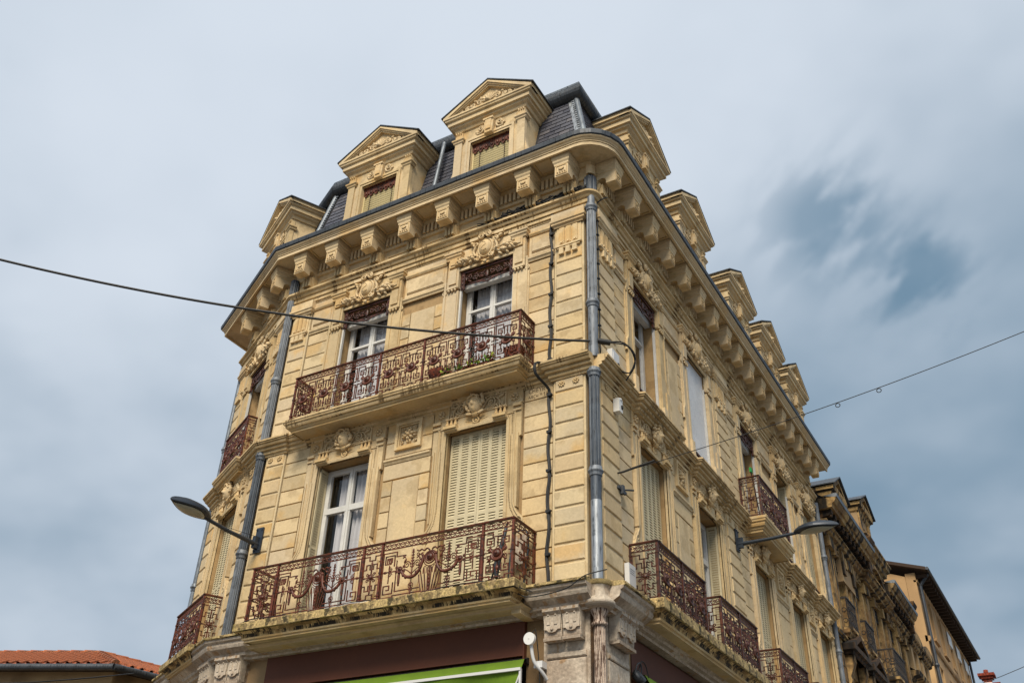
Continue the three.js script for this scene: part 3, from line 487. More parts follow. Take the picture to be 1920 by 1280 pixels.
function casement(parent, f, c, v0, v1, w, transom, curt) { // white double casement: frame, leaves, panes, curtain behind
  const h = v1 - v0, key = h.toFixed(2) + transom.toFixed(2), win = on(grp('window', parent), f, c, v0, w);
  const tr = transom > 1.9 ? 0.05 : 0.022;
  cpart('window_frame', 'wf' + key, () => [...frame(-0.53, 0.53, 0, h, 0.05, -0.07, 0.0), box(-0.48, 0.48, transom - tr, transom + tr, -0.06, 0.012),
    ...[-1, 1].flatMap((s) => [box(s * 0.48, s * 0.435, 0.05, h - 0.05, -0.05, 0.006), box(s * 0.052, s * 0.003, 0.05, h - 0.05, -0.05, 0.008), box(s * 0.435, s * 0.052, 0.05, 0.11, -0.05, 0.006), box(s * 0.435, s * 0.052, h - 0.095, h - 0.05, -0.05, 0.005)]), box(-0.018, 0.018, 0.06, h - 0.06, 0.003, 0.02)], M.white, win);
  for (const s of [-1, 1]) for (const [a, b] of [[0.11, transom - tr], [transom + tr, h - 0.095]]) cpart('pane', 'pane' + (b - a).toFixed(3), () => new THREE.PlaneGeometry(0.385, b - a), M.glass, win, s * 0.243, (a + b) / 2, -0.025);
  if (curt) for (const [x0, x1] of curt) cpart('curtain', 'cu' + x0 + '_' + x1 + key, () => curtainG(x0, x1, 0.02, h - 0.05), M.curtain, win, 0, 0, -0.13);
  cpart('room', 'room' + key, () => roomBox(h).map((g) => g.translate(0, 0, -w)), M.room, win, 0, 0, 0);
  return win;
}
const shutterG = (w, h, cols) => { // punched metal louvre leaf
  const cw = w / cols, g = []; for (let k = 0; k <= cols; k++) { const x = k * cw, t = k === 0 || k === cols ? 0.035 : 0.03; g.push(box(Math.max(0, x - t), Math.min(w, x + t), 0, h, -0.018, 0)); } g.push(box(0, w, 0, 0.06, -0.017, -0.001), box(0, w, h - 0.05, h, -0.017, -0.001), box(0, w, h * 0.5 - 0.02, h * 0.5 + 0.02, -0.017, -0.001)); return g; };
const slatsG = (w, h, cols) => { const cw = w / cols, g = []; for (let k = 0; k < cols; k++) for (let y = 0.06; y < h - 0.07; y += 0.044) { const b = box(k * cw + 0.028, (k + 1) * cw - 0.028, -0.016, 0.016, -0.004, 0.004).rotateX(-0.28); g.push(b.translate(0, y + 0.022, -0.008)); } return g; };
function shutterLeaf(parent, f, u, v, w, wid, h, cols, turn = 0, backed = true) {
  const key = wid.toFixed(3) + '_' + h.toFixed(2) + cols, s = on(cpart('shutter', 'shF' + key, () => shutterG(wid, h, cols), M.shutter, parent), f, u, v, w); s.rotation.y += turn;
  cpart('slats', 'shS' + key, () => slatsG(wid, h, cols), M.shutter, s, 0, 0, 0, true); if (backed) cpart('shutter_back', 'shB' + key, () => box(0.01, wid - 0.01, 0.01, h - 0.01, -0.05, -0.04), M.dark, s);
  return s;
}
const closedShutters = (f, c, v0, h, w = -0.1) => { shutterLeaf(B, f, c - 0.535, v0, w, 0.533, h, 3); shutterLeaf(B, f, c + 0.002, v0, w, 0.533, h, 3); };
const openShutters = (f, c, v0, h, sides = [-1, 1]) => { for (const s of sides) shutterLeaf(B, f, c + s * (OW - 0.012), v0, s > 0 ? -0.02 : -0.21, 0.19, h, 1, s > 0 ? Math.PI / 2 : -Math.PI / 2, false); };

const LOW = { F: ['open', 'shut'], R: ['shut', 'openR', 'shut', 'shut', 'shut'], L: ['shut'] };
const UPP = { F: ['win', 'win'], R: ['win', 'roller', 'win', 'winShut', 'shut'], L: ['win'] };
for (const f of ['F', 'L', 'R']) BAYS[f].forEach((c, i) => {
  // first floor
  const SU = on(cpart('window_surround', 'loS', lowerSurround, STONES[(i + 1) % 6], B), f, c, 0, 0); cpart('bead_moulding', 'loB', lowerBeads, M.stoneB, SU, 0, 0, 0, true);
  const H = on(grp('carved_lintel', B), f, c, 0, 0);
  cpart('lintel', 'hp', headPanel, M.stone, H); for (const s of [-1, 1]) { cpart('bracket', 'br', bracketG, M.stoneB, H, s * 0.445, 0, 0); for (const k of [-1, 0, 1]) cpart('baluster', 'bal', balusterG, M.stoneC, H, s * 0.445 + k * 0.075, 0, 0.07); } cpart('medallion', 'md', medallion, M.stone, H);
  cpart('carved_head', 'hd' + (i % 2), () => headMask(11 + 50 * (i % 2)), M.stoneC, H, 0, 8.915, 0.09).scale.set(1.38, 1.28, 1.2);
  for (const s of [-1, 1]) { cpart('carved_scroll', 'sw' + s, () => scrollwork(s), M.stoneC, H, 0, 8.925, 0.015).scale.set(1, 1.05, 2.1); cpart('rosette', 'ros.07', () => rosette(0.075), M.stoneC, H, s * 0.665, 8.92, 0.02).scale.z = 1.6; }
  const k = LOW[f][i];
  if (k === 'shut') closedShutters(f, c, LOB, LOT - LOB - 0.01);
  else { casement(B, f, c, LOB, LOT - 0.02, -0.22, 2.0, [[-0.31, -0.07], [0.02, 0.46]]); openShutters(f, c, LOB, LOT - LOB - 0.04, k === 'openR' ? [1] : [-1, 1]); }
  // second floor
  const U = on(cpart('window_surround', 'upS', upperSurround, STONES[(i + 2) % 6], B), f, c, 0, 0);
  cpart('cartouche', 'cart', cartouche, M.stoneC, U, 0, 12.06, 0.01).scale.z = 1.35; cpart('garland', 'garl', garland, M.stoneC, U, 0, 11.98, 0.0).scale.z = 1.7;
  const m = UPP[f][i];
  if (m === 'roller') on(cpart('roller_shutter', 'rollW', () => { const g = []; for (let y = 0; y < 1.95; y += 0.05) g.push(box(-0.53, 0.53, y, y + 0.044, -0.01, 0.004)); g.push(box(-0.54, -0.52, -0.1, 1.97, -0.01, 0.012), box(0.52, 0.54, -0.5, 1.97, -0.01, 0.012)); return g; }, M.rollerWhite, B), f, c, UPB + 0.5, -0.06);
  if (m === 'shut') closedShutters(f, c, UPB, UPT - UPB - 0.02, -0.1);
  if (m !== 'shut') {
    casement(B, f, c, UPB, UPT - 0.15, -0.24, 1.72, f === 'F' ? [[-0.40, 0.46]] : [[-0.1, 0.46]]);
    if (m !== 'roller' && m !== 'winShut') { on(cpart('iron_pelmet', 'lamb', lambrequin, M.ironDark, B), f, c, UPT - 0.30, -0.03); on(cpart('blind_box', 'blb', () => [box(-0.53, 0.53, 0, 0.12, -0.2, -0.1)], M.white, B), f, c, UPT - 0.32, 0); }
    on(cpart('jamb_trim', 'jt', () => [box(-0.54, -0.51, 0, 2.15, -0.06, -0.015), box(0.51, 0.54, 0, 2.15, -0.06, -0.015)], M.white, B), f, c, UPB, 0);
    if (m === 'winShut') openShutters(f, c, UPB, UPT - UPB - 0.05, [1]);
  }
});
/* ---------- balconies: moulded slabs and wrought-iron railings ---------- */
const T = 0.0135, D = 0.014;
const both = (pts) => [pts, mir(pts)];
const maskRos = (x, y, s) => { const g = [ell(x, y, 0.012, 0.05 * s, 0.05 * s, 0.035 * s, 10, 8), ring(x, y, 0.014, 0.06 * s, 0.012 * s, 5, 14), ell(x, y, 0.045 * s, 0.02 * s, 0.02 * s, 0.014, 6, 5)];
  g.push(tube([[x - 0.075 * s, y - 0.01, 0.012], [x - 0.05 * s, y - 0.065 * s, 0.02], [x, y - 0.085 * s, 0.026], [x + 0.05 * s, y - 0.065 * s, 0.02], [x + 0.075 * s, y - 0.01, 0.012]], 0.02 * s, 6, 3));
  for (const d of [-1, 1]) { g.push(tube(spiral(x + d * 0.1 * s, y + 0.05 * s, 0.034 * s, 0.008, 1.2, d > 0 ? Math.PI : 0, -d, 0.006, 9), 0.009, 4), tube(spiral(x + d * 0.105 * s, y - 0.035 * s, 0.03 * s, 0.008, 1.2, d > 0 ? Math.PI : 0, d, 0.006, 9), 0.009, 4), leaf(x + d * 0.06 * s, y + 0.01, 0.006, 0.09 * s, 0.035 * s, d > 0 ? 0.9 : Math.PI - 0.9, 0.4), leaf(x + d * 0.07 * s, y - 0.05 * s, 0.006, 0.07 * s, 0.03 * s, d > 0 ? -0.5 : Math.PI + 0.5, 0.4)); }
  return g; };
const key4 = (cx, cy, s, d, e) => [[cx - d * 0.55 * s, cy - e * 0.55 * s], [cx - d * 0.55 * s, cy + e * 0.5 * s], [cx + d * 0.5 * s, cy + e * 0.5 * s], [cx + d * 0.5 * s, cy - e * 0.3 * s], [cx - d * 0.15 * s, cy - e * 0.3 * s], [cx - d * 0.15 * s, cy + e * 0.12 * s], [cx + d * 0.14 * s, cy + e * 0.12 * s]];
const motifA = () => { // meander field with a hanging mask
  const g = [], h = 0.205, m = 0.395, b = (p, t = T) => g.push(...bars(p, t, D));
  for (const p of both([[-h, m + 0.03], [-h, 0.69], [-0.075, 0.69], [-0.075, 0.64], [0.001, 0.64]])) b(p);
  for (const p of both([[-h, m - 0.03], [-h, 0.10], [-0.11, 0.10], [-0.11, 0.06], [-0.04, 0.06], [-0.04, 0.085], [0.001, 0.085]])) b(p);
  for (const p of both([[-h, m + 0.03], [-0.165, m + 0.03]])) b(p);
  for (const p of both([[-h, m - 0.03], [-0.165, m - 0.03]])) b(p);
  for (const d of [-1, 1]) { b(key4(d * 0.11, 0.565, 0.10, d, 1), 0.014); b(key4(d * 0.11, 0.205, 0.10, d, -1), 0.014); b([[d * 0.11, 0.51], [d * 0.11, 0.43]]); b([[d * 0.11, 0.26], [d * 0.11, 0.33]]); }
  b([[0, 0.64], [0, 0.5]]); b([[0, 0.3], [0, 0.13]]);
  for (const [y, s] of [[0.6, 0.018], [0.56, 0.024], [0.2, 0.018], [0.16, 0.014]]) g.push(ell(0, y, 0.004, s * 0.7, s, s * 0.6, 6, 5));
  g.push(leaf(0, 0.24, 0, 0.07, 0.05, -1.57, 0.35), ring(0, 0.475, 0, 0.024, 0.006, 4, 10), ...maskRos(0, 0.395, 1.1));
  for (const d of [-1, 1]) for (const y of [0.32, 0.48]) g.push(box(d * h - 0.012, d * h + 0.012, y - 0.012, y + 0.012, -0.008, 0.008));
  return g;
};
const motifC = () => { // narrow field: stepped outline, four keys and a star
  const g = [], h = 0.14, m = 0.38, b = (p, t = T) => g.push(...bars(p, t, D));
  for (const e of [1, -1]) { const Y = (y) => m + e * y; for (const p of both([[-h, Y(0.02)], [-h, Y(0.31)], [-0.05, Y(0.31)], [-0.05, Y(0.25)], [0.001, Y(0.25)]])) b(p); for (const p of both([[-h, Y(0.12)], [-0.09, Y(0.12)], [-0.09, Y(0.19)], [-0.03, Y(0.19)], [-0.03, Y(0.12)], [0, Y(0.12)]])) b(p); b([[0, Y(0.05)], [0, Y(0.22)]], 0.018); g.push(leaf(0, Y(0.16), 0, 0.09, 0.03, e * 1.57, 0.4)); }
  for (const d of [-1, 1]) { b([[0, m], [d * h, m]], 0.014); g.push(leaf(d * 0.09, m, 0, 0.06, 0.03, d > 0 ? 0 : Math.PI, 0.4)); for (const e of [1, -1]) g.push(tube(spiral(d * 0.055, m + e * 0.045, 0.026, 0.008, 1.2, 0, d * e, 0.004, 8), 0.008, 4)); }
  g.push(ell(0, m, 0.008, 0.034, 0.034, 0.026, 8, 6), ring(0, m, 0.006, 0.045, 0.008, 4, 12)); return g;
};
const motifB = () => { // large field: medallion, basket, swags and scrolls
  const g = [], b = (p, t = T) => g.push(...bars(p, t, D)), tb = (p, r, n = 5, k = 2) => g.push(tube(p, r, n, k));
  g.push(ring(0, 0.52, 0.01, 0.085, 0.012, 5, 20), ring(0, 0.51, 0, 0.11, 0.008, 4, 20), ...maskRos(0, 0.525, 1.0).slice(0, 3));
  for (const p of [0.02, 0.06, 0.10]) for (const q of both([[p * 0.75, 0.05], [p * 1.55, 0.38]])) b(q, 0.011); b([[0, 0.05], [0, 0.38]], 0.016);
  for (let k = 0; k < 6; k++) g.push(ell(0, 0.08 + k * 0.05, 0.006, 0.012, 0.022, 0.012, 6, 4));
  for (const x of [0, 0.075, -0.075]) g.push(tube([[x - 0.025, 0.3, 0.004], [x - 0.022, 0.38, 0.004], [x, 0.405, 0.004], [x + 0.022, 0.38, 0.004], [x + 0.025, 0.3, 0.004]], 0.007, 4));
  for (let k = -3; k <= 3; k++) { g.push(ell(k * 0.032, 0.045, 0.008, 0.017, 0.017, 0.016, 6, 5)); g.push(ell(k * 0.03 + 0.01, 0.02, 0.006, 0.014, 0.014, 0.014, 6, 5)); }
  for (const d of [-1, 1]) {
    const X = (x) => d * x, P = (l) => l.map(([x, y, z]) => [X(x), y, z ?? 0.006]), B2 = (l, t) => b(l.map(([x, y]) => [X(x), y]), t);
    tb(P([[0.1, 0.56, 0.02], [0.115, 0.45, 0.025], [0.16, 0.34, 0.028], [0.24, 0.275, 0.03], [0.33, 0.28, 0.03], [0.41, 0.33, 0.025], [0.46, 0.4, 0.02]]), 0.021, 7);
    for (let k = 0; k < 9; k++) { const t = k / 8, x = 0.11 + 0.34 * t, y = 0.56 - 1.15 * t + 1.0 * t * t; g.push(ell(X(x), Math.max(0.285, y) - 0.003, 0.03, 0.02, 0.024, 0.022, 6, 5)); }
    tb(P([[0.17, 0.3, 0], [0.155, 0.2, 0], [0.13, 0.1, 0], [0.11, 0.05, 0]]), 0.009, 4);
    g.push(...maskRos(X(0.48), 0.42, 0.62)); tb(P([[0.49, 0.38, 0.012], [0.49, 0.22, 0.012]]), 0.018, 6); g.push(ell(X(0.49), 0.21, 0.01, 0.016, 0.03, 0.016, 6, 5));
    B2([[0.29, 0.27], [0.29, 0.66]], 0.012); for (let k = 0; k < 6; k++) for (const e of [-1, 1]) g.push(leaf(X(0.29), 0.42 + k * 0.042, 0, 0.05 - k * 0.004, 0.02, Math.PI / 2 + e * 0.8, 0.4)); g.push(leaf(X(0.29), 0.64, 0, 0.06, 0.03, 1.57, 0.4));
    for (const e of [-1, 1]) { tb(spiral(X(0.29 + e * 0.085), 0.47, 0.055, 0.012, 1.5, e * d > 0 ? Math.PI * 1.1 : -0.1, -e * d, 0.004, 14), 0.009, 4, 1.5); tb(P([[0.29, 0.33], [0.29 + e * 0.06, 0.38], [0.29 + e * 0.13, 0.42]]), 0.008, 4); g.push(leaf(X(0.29 + e * 0.14), 0.5, 0, 0.08, 0.03, Math.PI / 2 + (e * d) * 0.5, 0.4), leaf(X(0.29 + e * 0.12), 0.58, 0, 0.06, 0.026, Math.PI / 2 - (e * d) * 0.9, 0.4)); }
    g.push(ring(X(0.29), 0.17, 0, 0.038, 0.008, 4, 14), ell(X(0.29), 0.17, 0.004, 0.022, 0.022, 0.016, 7, 5), ell(X(0.29), 0.085, 0, 0.012, 0.026, 0.012, 6, 5), ring(X(0.278), 0.11, 0, 0.014, 0.005, 4, 8), ring(X(0.302), 0.11, 0, 0.014, 0.005, 4, 8)); B2([[0.29, 0.27], [0.29, 0.05]], 0.009);
    B2([[0.16, 0.12], [0.55, 0.12], [0.55, 0.25]]); B2([[0.13, 0.065], [0.58, 0.065], [0.58, 0.045], [0.78, 0.045], [0.78, 0.69], [0.56, 0.69], [0.56, 0.62], [0.42, 0.62]]); B2([[0.55, 0.56], [0.55, 0.25]], 0.01);
    tb(P([[0.02, 0.63], [0.06, 0.66], [0.11, 0.63], [0.14, 0.66], [0.19, 0.64], [0.22, 0.66]]), 0.012, 5); tb(spiral(X(0.2), 0.6, 0.03, 0.01, 1.2, 0, d, 0.004, 8), 0.008, 4); for (const [x, y] of [[0.2, 0.57], [0.43, 0.6]]) for (let k = 0; k < 4; k++) g.push(leaf(X(x), y, 0, 0.04, 0.018, k * 1.57 + 0.78, 0.5));
    b(key4(X(0.67), 0.57, 0.145, d, 1), 0.014); b(key4(X(0.67), 0.17, 0.145, d, -1), 0.014); b(key4(X(0.67), 0.57, 0.075, -d, 1), 0.012); B2([[0.67, 0.5], [0.67, 0.25]], 0.011);
    for (const e of [-1, 1]) { tb(spiral(X(0.65), 0.41 + e * 0.045, 0.035, 0.008, 1.3, d > 0 ? Math.PI : 0, e * d, 0.004, 10), 0.008, 4); } B2([[0.52, 0.41], [0.76, 0.41]], 0.015); g.push(leaf(X(0.7), 0.41, 0, 0.07, 0.04, d > 0 ? 0 : Math.PI, 0.4));
  } return g;
};
const friezeG = (w, n) => { const g = [], p = w / n; for (let k = 0; k < n; k++) { const x = -w / 2 + (k + 0.5) * p; g.push(ring(x, 0.79, 0, Math.min(0.034, p * 0.45), 0.0065, 4, 12), leaf(x - 0.006, 0.782, 0, 0.035, 0.016, 2.0, 0.5), leaf(x + 0.006, 0.782, 0, 0.035, 0.016, 1.14, 0.5), leaf(x + p / 2, 0.79, 0, 0.03, 0.014, 1.57, 0.5)); } return g; };
function railing(f, u0, u1, v, wo, fields, wi = 0.02) { // fields: [width, motif, count]
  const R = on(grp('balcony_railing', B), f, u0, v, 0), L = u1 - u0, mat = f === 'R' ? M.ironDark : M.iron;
  part('top_rail', sweep(rectPath(0, L, wi, wo), [[-0.02, 0.845], [0.025, 0.845], [0.03, 0.862], [0.015, 0.875], [-0.02, 0.875], [-0.02, 0.845]], false), mat, R);
  parts('bottom_rail', [sweep(rectPath(0, L, wi, wo), [[-0.009, 0.02], [0.009, 0.02], [0.009, 0.04], [-0.009, 0.04], [-0.009, 0.02]], false), sweep(rectPath(0, L, wi, wo), [[-0.007, 0.735], [0.007, 0.735], [0.007, 0.75], [-0.007, 0.75], [-0.007, 0.735]], false)], mat, R);
  let x = 0; const post = (px, pz, t = 0.016) => cpart('post', 'post' + t, () => [box(-t, t, -0.02, 0.86, -t, t), ...[0.1, 0.42, 0.7].map((y) => box(-t - 0.008, t + 0.008, y - 0.012, y + 0.012, -t - 0.006, t + 0.006))], mat, R, px, 0, pz);
  post(0, wo); for (const [w, kind, n] of fields) {
    const p = w / n; for (let k = 0; k < n; k++) { const m = cpart('railing_panel', 'mot' + kind, kind === 'A' ? motifA : kind === 'B' ? motifB : motifC, mat, R, x + (k + 0.5) * p, 0, wo); m.scale.x = p / (kind === 'A' ? 0.444 : kind === 'B' ? 1.63 : 0.32); }
    const nf = Math.max(2, Math.round(w / 0.078)); cpart('railing_frieze', 'fr' + w.toFixed(3), () => friezeG(w, nf), mat, R, x + w / 2, 0, wo); x += w; post(x, wo);
  }
  for (const px of [0, L]) { const m = cpart('railing_panel', 'mot' + (f === 'F' && v > 8 ? 'A' : 'C'), f === 'F' && v > 8 ? motifA : motifC, mat, R, px, 0, (wo + wi) / 2); m.scale.x = (wo - wi) / (f === 'F' && v > 8 ? 0.444 : 0.32); m.rotation.y = Math.PI / 2; const fz = cpart('railing_frieze', 'frS' + wo, () => friezeG(wo - wi, 5), mat, R, px, 0, (wo + wi) / 2); fz.rotation.y = Math.PI / 2; post(px, wi, 0.012); }
  return R;
}
const SLAB = [[0, 0], [0.02, 0], [0.02, 0.04], [0.045, 0.05], [0.05, 0.085], [0.085, 0.095], [0.10, 0.13], [0.10, 0.16], [0.125, 0.17], [0.13, 0.2], [0.145, 0.215], [0.145, 0.26], [0.0, 0.27]];
function slab(f, u0, u1, v, wo, mat, thick = 0.27, top2 = null) {
  const S = on(grp('balcony_slab', B), f, 0, v - thick, 0), k = thick / 0.27, inset = 0.145;
  const P3 = top2 ? [[[0, 0], [0.02, 0], [0.02, 0.035], [0.045, 0.04], [0.05, 0.07], [0, 0.07]], [[0, 0.07], [0.05, 0.07], [0.055, 0.10], [0.075, 0.13], [0.105, 0.152], [0.13, 0.16], [0, 0.165]]] : [SLAB.slice(0, 5).concat([[0, SLAB[4][1]]]), [[0, SLAB[4][1]], ...SLAB.slice(4)]];
  const [pr, pt] = P3.map((q) => q.map(([a, b]) => [a, b * k])), pa = rectPath(u0 + inset, u1 - inset, -0.02, wo - inset);
  part('slab_moulding', sweep(pa, pr), M.stoneB, S, { ou: rnd() }); part('slab_moulding', sweep(pa, pt), mat, S, { ou: rnd() });
  part('slab_core', [box(u0 + inset, u1 - inset, 0.012, thick - 0.004, -0.02, wo - inset)], M.stoneB, S, { ou: rnd() });
  if (top2) part('mossy_edge', sweep(rectPath(u0 + inset, u1 - inset, -0.02, wo - inset), [[0.05, 0.161 * k], [0.148, 0.163 * k], [0.158, 0.175 * k], [0.158, thick + 0.025], [0.145, thick + 0.04], [0.02, thick + 0.045]]), M.moss, S, { ou: rnd() });
  return S;
}
railing('F', 0.92, 5.43, 9.325, 0.44, [[1.83, 'A', 4], [0.89, 'A', 2], [1.79, 'A', 4]]); slab('F', 0.84, 5.51, 9.31, 0.54, M.stained, 0.21);
railing('F', 0.93, 5.53, 5.80, 0.60, [[0.49, 'C', 1], [1.63, 'B', 1], [0.33, 'C', 1], [1.68, 'B', 1], [0.47, 'A', 1]]);
slab('F', 0.82, 5.62, 5.76, 0.70, M.streak, 0.22, true);
parts('soffit_beam', [[sweep(rectPath(0.9, 5.52, -0.03, 0.36), [[0, 5.50], [0.03, 5.5], [0.04, 5.53], [0.07, 5.545], [0, 5.56]]), box(0.9, 5.52, 5.505, 5.56, -0.03, 0.36)], block(5.40, 5.54, 5.44, 5.52, 0.02, 0.38)], M.stoneB, B).forEach((m) => on(m, 'F'));
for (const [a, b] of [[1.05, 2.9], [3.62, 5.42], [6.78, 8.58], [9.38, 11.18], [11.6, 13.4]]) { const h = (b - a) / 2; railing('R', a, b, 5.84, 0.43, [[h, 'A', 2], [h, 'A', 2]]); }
for (const [a, b] of [[0.95, 5.52], [6.68, 8.68], [9.28, 11.28], [11.5, 13.45]]) slab('R', a, b, 5.82, 0.52, M.streak, 0.27, true);
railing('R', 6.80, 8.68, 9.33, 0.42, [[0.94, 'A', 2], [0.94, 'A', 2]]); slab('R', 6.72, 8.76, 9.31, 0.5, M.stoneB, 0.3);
railing('L', 0.88, 2.14, 9.36, 0.20, [[1.26, 'A', 3]]); slab('L', 0.8, 2.22, 9.33, 0.30, M.stoneB, 0.24);
railing('L', 0.82, 2.34, 5.83, 0.35, [[1.52, 'A', 3]]); slab('L', 0.74, 2.42, 5.8, 0.45, M.streak, 0.2, true);
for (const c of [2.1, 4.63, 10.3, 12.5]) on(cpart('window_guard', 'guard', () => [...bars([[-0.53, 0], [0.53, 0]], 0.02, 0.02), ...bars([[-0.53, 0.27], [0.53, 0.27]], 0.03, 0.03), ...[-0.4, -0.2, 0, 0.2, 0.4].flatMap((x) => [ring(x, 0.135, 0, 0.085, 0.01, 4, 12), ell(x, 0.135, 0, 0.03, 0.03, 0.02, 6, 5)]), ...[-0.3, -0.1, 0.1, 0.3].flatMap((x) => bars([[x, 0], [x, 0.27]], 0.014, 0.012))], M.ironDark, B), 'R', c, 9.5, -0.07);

/* ---------- mansard roof ---------- */
part('roof_boarding', sweep(roofPath, [[0.1, 13.42], [-0.03, 13.5], [-0.52, 15.62], [-0.6, 15.62]], false), M.slateBase, B);
const rollProf = []; for (let k = 0; k <= 10; k++) { const a = -Math.PI * 0.62 + k / 10 * Math.PI * 1.15; rollProf.push([-0.49 + 0.165 * Math.cos(a), 15.70 + 0.165 * Math.sin(a)]); }
part('zinc_roll', sweep(roofPath, [[-0.56, 15.5], ...rollProf, [-0.6, 15.86]]), M.zincDark, B);
part('zinc_cap', sweep(roofPath, [[-0.5, 15.84], [-0.39, 15.85], [-0.38, 15.89], [-1.2, 16.1]]), M.zinc, B);
{ const q = (u, w) => at('F', u, w); part('flat_roof', [ext([[-W + 0.3, -0.9], [-0.9, -0.9], [-0.9, -RL], [leftEnd[0] + 1.1, -RL], [leftEnd[0] + 1.1, leftEnd[1] - 0.7]].map(([x, z]) => [x, z]), 0.05).rotateX(Math.PI / 2).translate(0, 16.02, 0)], M.zinc, B); }
{ // seams across the zinc roll
  const g = []; for (const [f, u0, u1] of [['F', 0.2, 0.95], ['F', 2.85, 3.5], ['F', 5.45, 6.0], ['R', 0.5, 1.1]]) for (let u = u0; u < u1; u += 0.085) { const t = new THREE.TorusGeometry(0.166, 0.007, 4, 10, Math.PI * 1.15).rotateZ(-Math.PI * 0.62).rotateY(-Math.PI / 2).rotateY(0); t.translate(u + rr(-0.01, 0.01), 15.70, -0.49); t.rotateY(FACES[f].a); const [x, z] = at(f, 0, 0); t.translate(x, 0, z); g.push(t); }
  part('zinc_seams', g, M.zincDark, B, { stuff: true });
}
const slope = (v) => -0.02 - 0.49 * (v - 13.5) / 2.12; // w of the slate face at height v
let slates = 0; const moreSlates = [];
function slateField(f, u0, u1, du0 = 0, du1 = 0, single = true) { // du: how far each edge leans in over the height (hips)
  let row = 0; for (let v = 13.7; v < 15.5; v += 0.125, row++) {
    const t = (v - 13.5) / 2.12, a = u0 + du0 * t, b = u1 + du1 * t; let u = a - (row % 2 ? 0.11 : 0);
    while (u < b - 0.01) { const l = Math.max(u, a), r = Math.min(u + 0.22, b); u += 0.22; if (r - l < 0.02) continue;
      const v1 = v + 0.155, w0 = slope(v) + 0.012 + rr(0, 0.004), w1 = slope(v1) - 0.002, th = 0.009;
      const P = [[l + 0.005, v, w0 + th], [r - 0.005, v, w0 + th], [r - 0.005, v1, w1 + th], [l + 0.005, v1, w1 + th], [l + 0.005, v, w0 - th], [r - 0.005, v, w0 - th], [r - 0.005, v1, w1 - th], [l + 0.005, v1, w1 - th]];
      const q = []; for (const [A, B2, C, D2] of [[0, 1, 2, 3], [4, 5, 1, 0], [5, 6, 2, 1], [7, 4, 0, 3]]) q.push(...P[A], ...P[B2], ...P[C], ...P[A], ...P[C], ...P[D2]);
      const g = tri(q); if (single && slates < 290) { slates++; on(part('slate', g, [M.slate, M.slate, M.slateB, M.slateC][Math.floor(rnd() * 4)], B, { ou: rnd() * 2 }), f); } else { g.rotateY(FACES[f].a); const [x, z] = at(f, 0, 0); g.translate(x, 0, z); moreSlates.push(g); }
    }
  }
}
const hipL = 0.49 * Math.tan(AL / 2) + 0.0;
slateField('F', 5.28, W - 0.16, 0, -0.52); slateField('F', 2.66, 3.72); slateField('F', 0.14, 1.12, hipL, 0); slateField('L', 2.26, 2.88, 0, -hipL); slateField('R', 0.16, 1.3, 0.52, 0, false); slateField('R', 2.9, 3.85, 0, 0, false); slateField('R', 5.45, 6.9, 0, 0, false); slateField('R', 8.5, 9.5, 0, 0, false); slateField('L', 0.2, 0.7, 0, 0, false);
part('slate', moreSlates, M.slateB, B, { stuff: true });
// zinc hips with a scalloped soaker edge
function hip(base, topP, n) { const a = V(base[0], 13.5, base[1]), b = V(topP[0], 15.6, topP[1]), g = [straight([a.x, a.y, a.z], [b.x, b.y, b.z], 0.055, 8)]; part('zinc_hip', g, M.zinc, B); }
hip([-0.03 + 0.0, -0.03 + 0.0], [-0.50, -0.50]); hip(at('F', 0.0, -0.02), cornerFL(-0.5));
{ const g = []; for (const s of [0, 1]) for (let k = 0; k < 26; k++) { const t = k / 26, v = 13.55 + t * 2.02, w = slope(v) + 0.02; if (s === 0) { g.push(box(-0.11 - 0.0, -0.02, -0.012, 0.012, -0.006, 0.012).translate(w, v, w + 0.01)); } else { const c = cornerFL(w); g.push(box(0.0, 0.1, -0.012, 0.012, -0.006, 0.012).translate(c[0], v, c[1] + 0.01)); } }
  part('hip_flashing', g, M.galva, B);
  on(part('hip_flashing', (() => { const L = []; const q = (u, v) => [u, v, slope(v) + 0.025]; L.push(...q(W - 0.19, 13.55), ...q(W - 0.06, 13.55), ...q(W - 0.53, 15.58), ...q(W - 0.19, 13.55), ...q(W - 0.53, 15.58), ...q(W - 0.66, 15.58)); return tri(L); })(), M.galva, B), 'F'); }
on(part('roof_pipe', [straight([3.18, 13.5, 0.12], [3.06, 15.6, -0.30], 0.042, 10)], M.zinc, B), 'F');

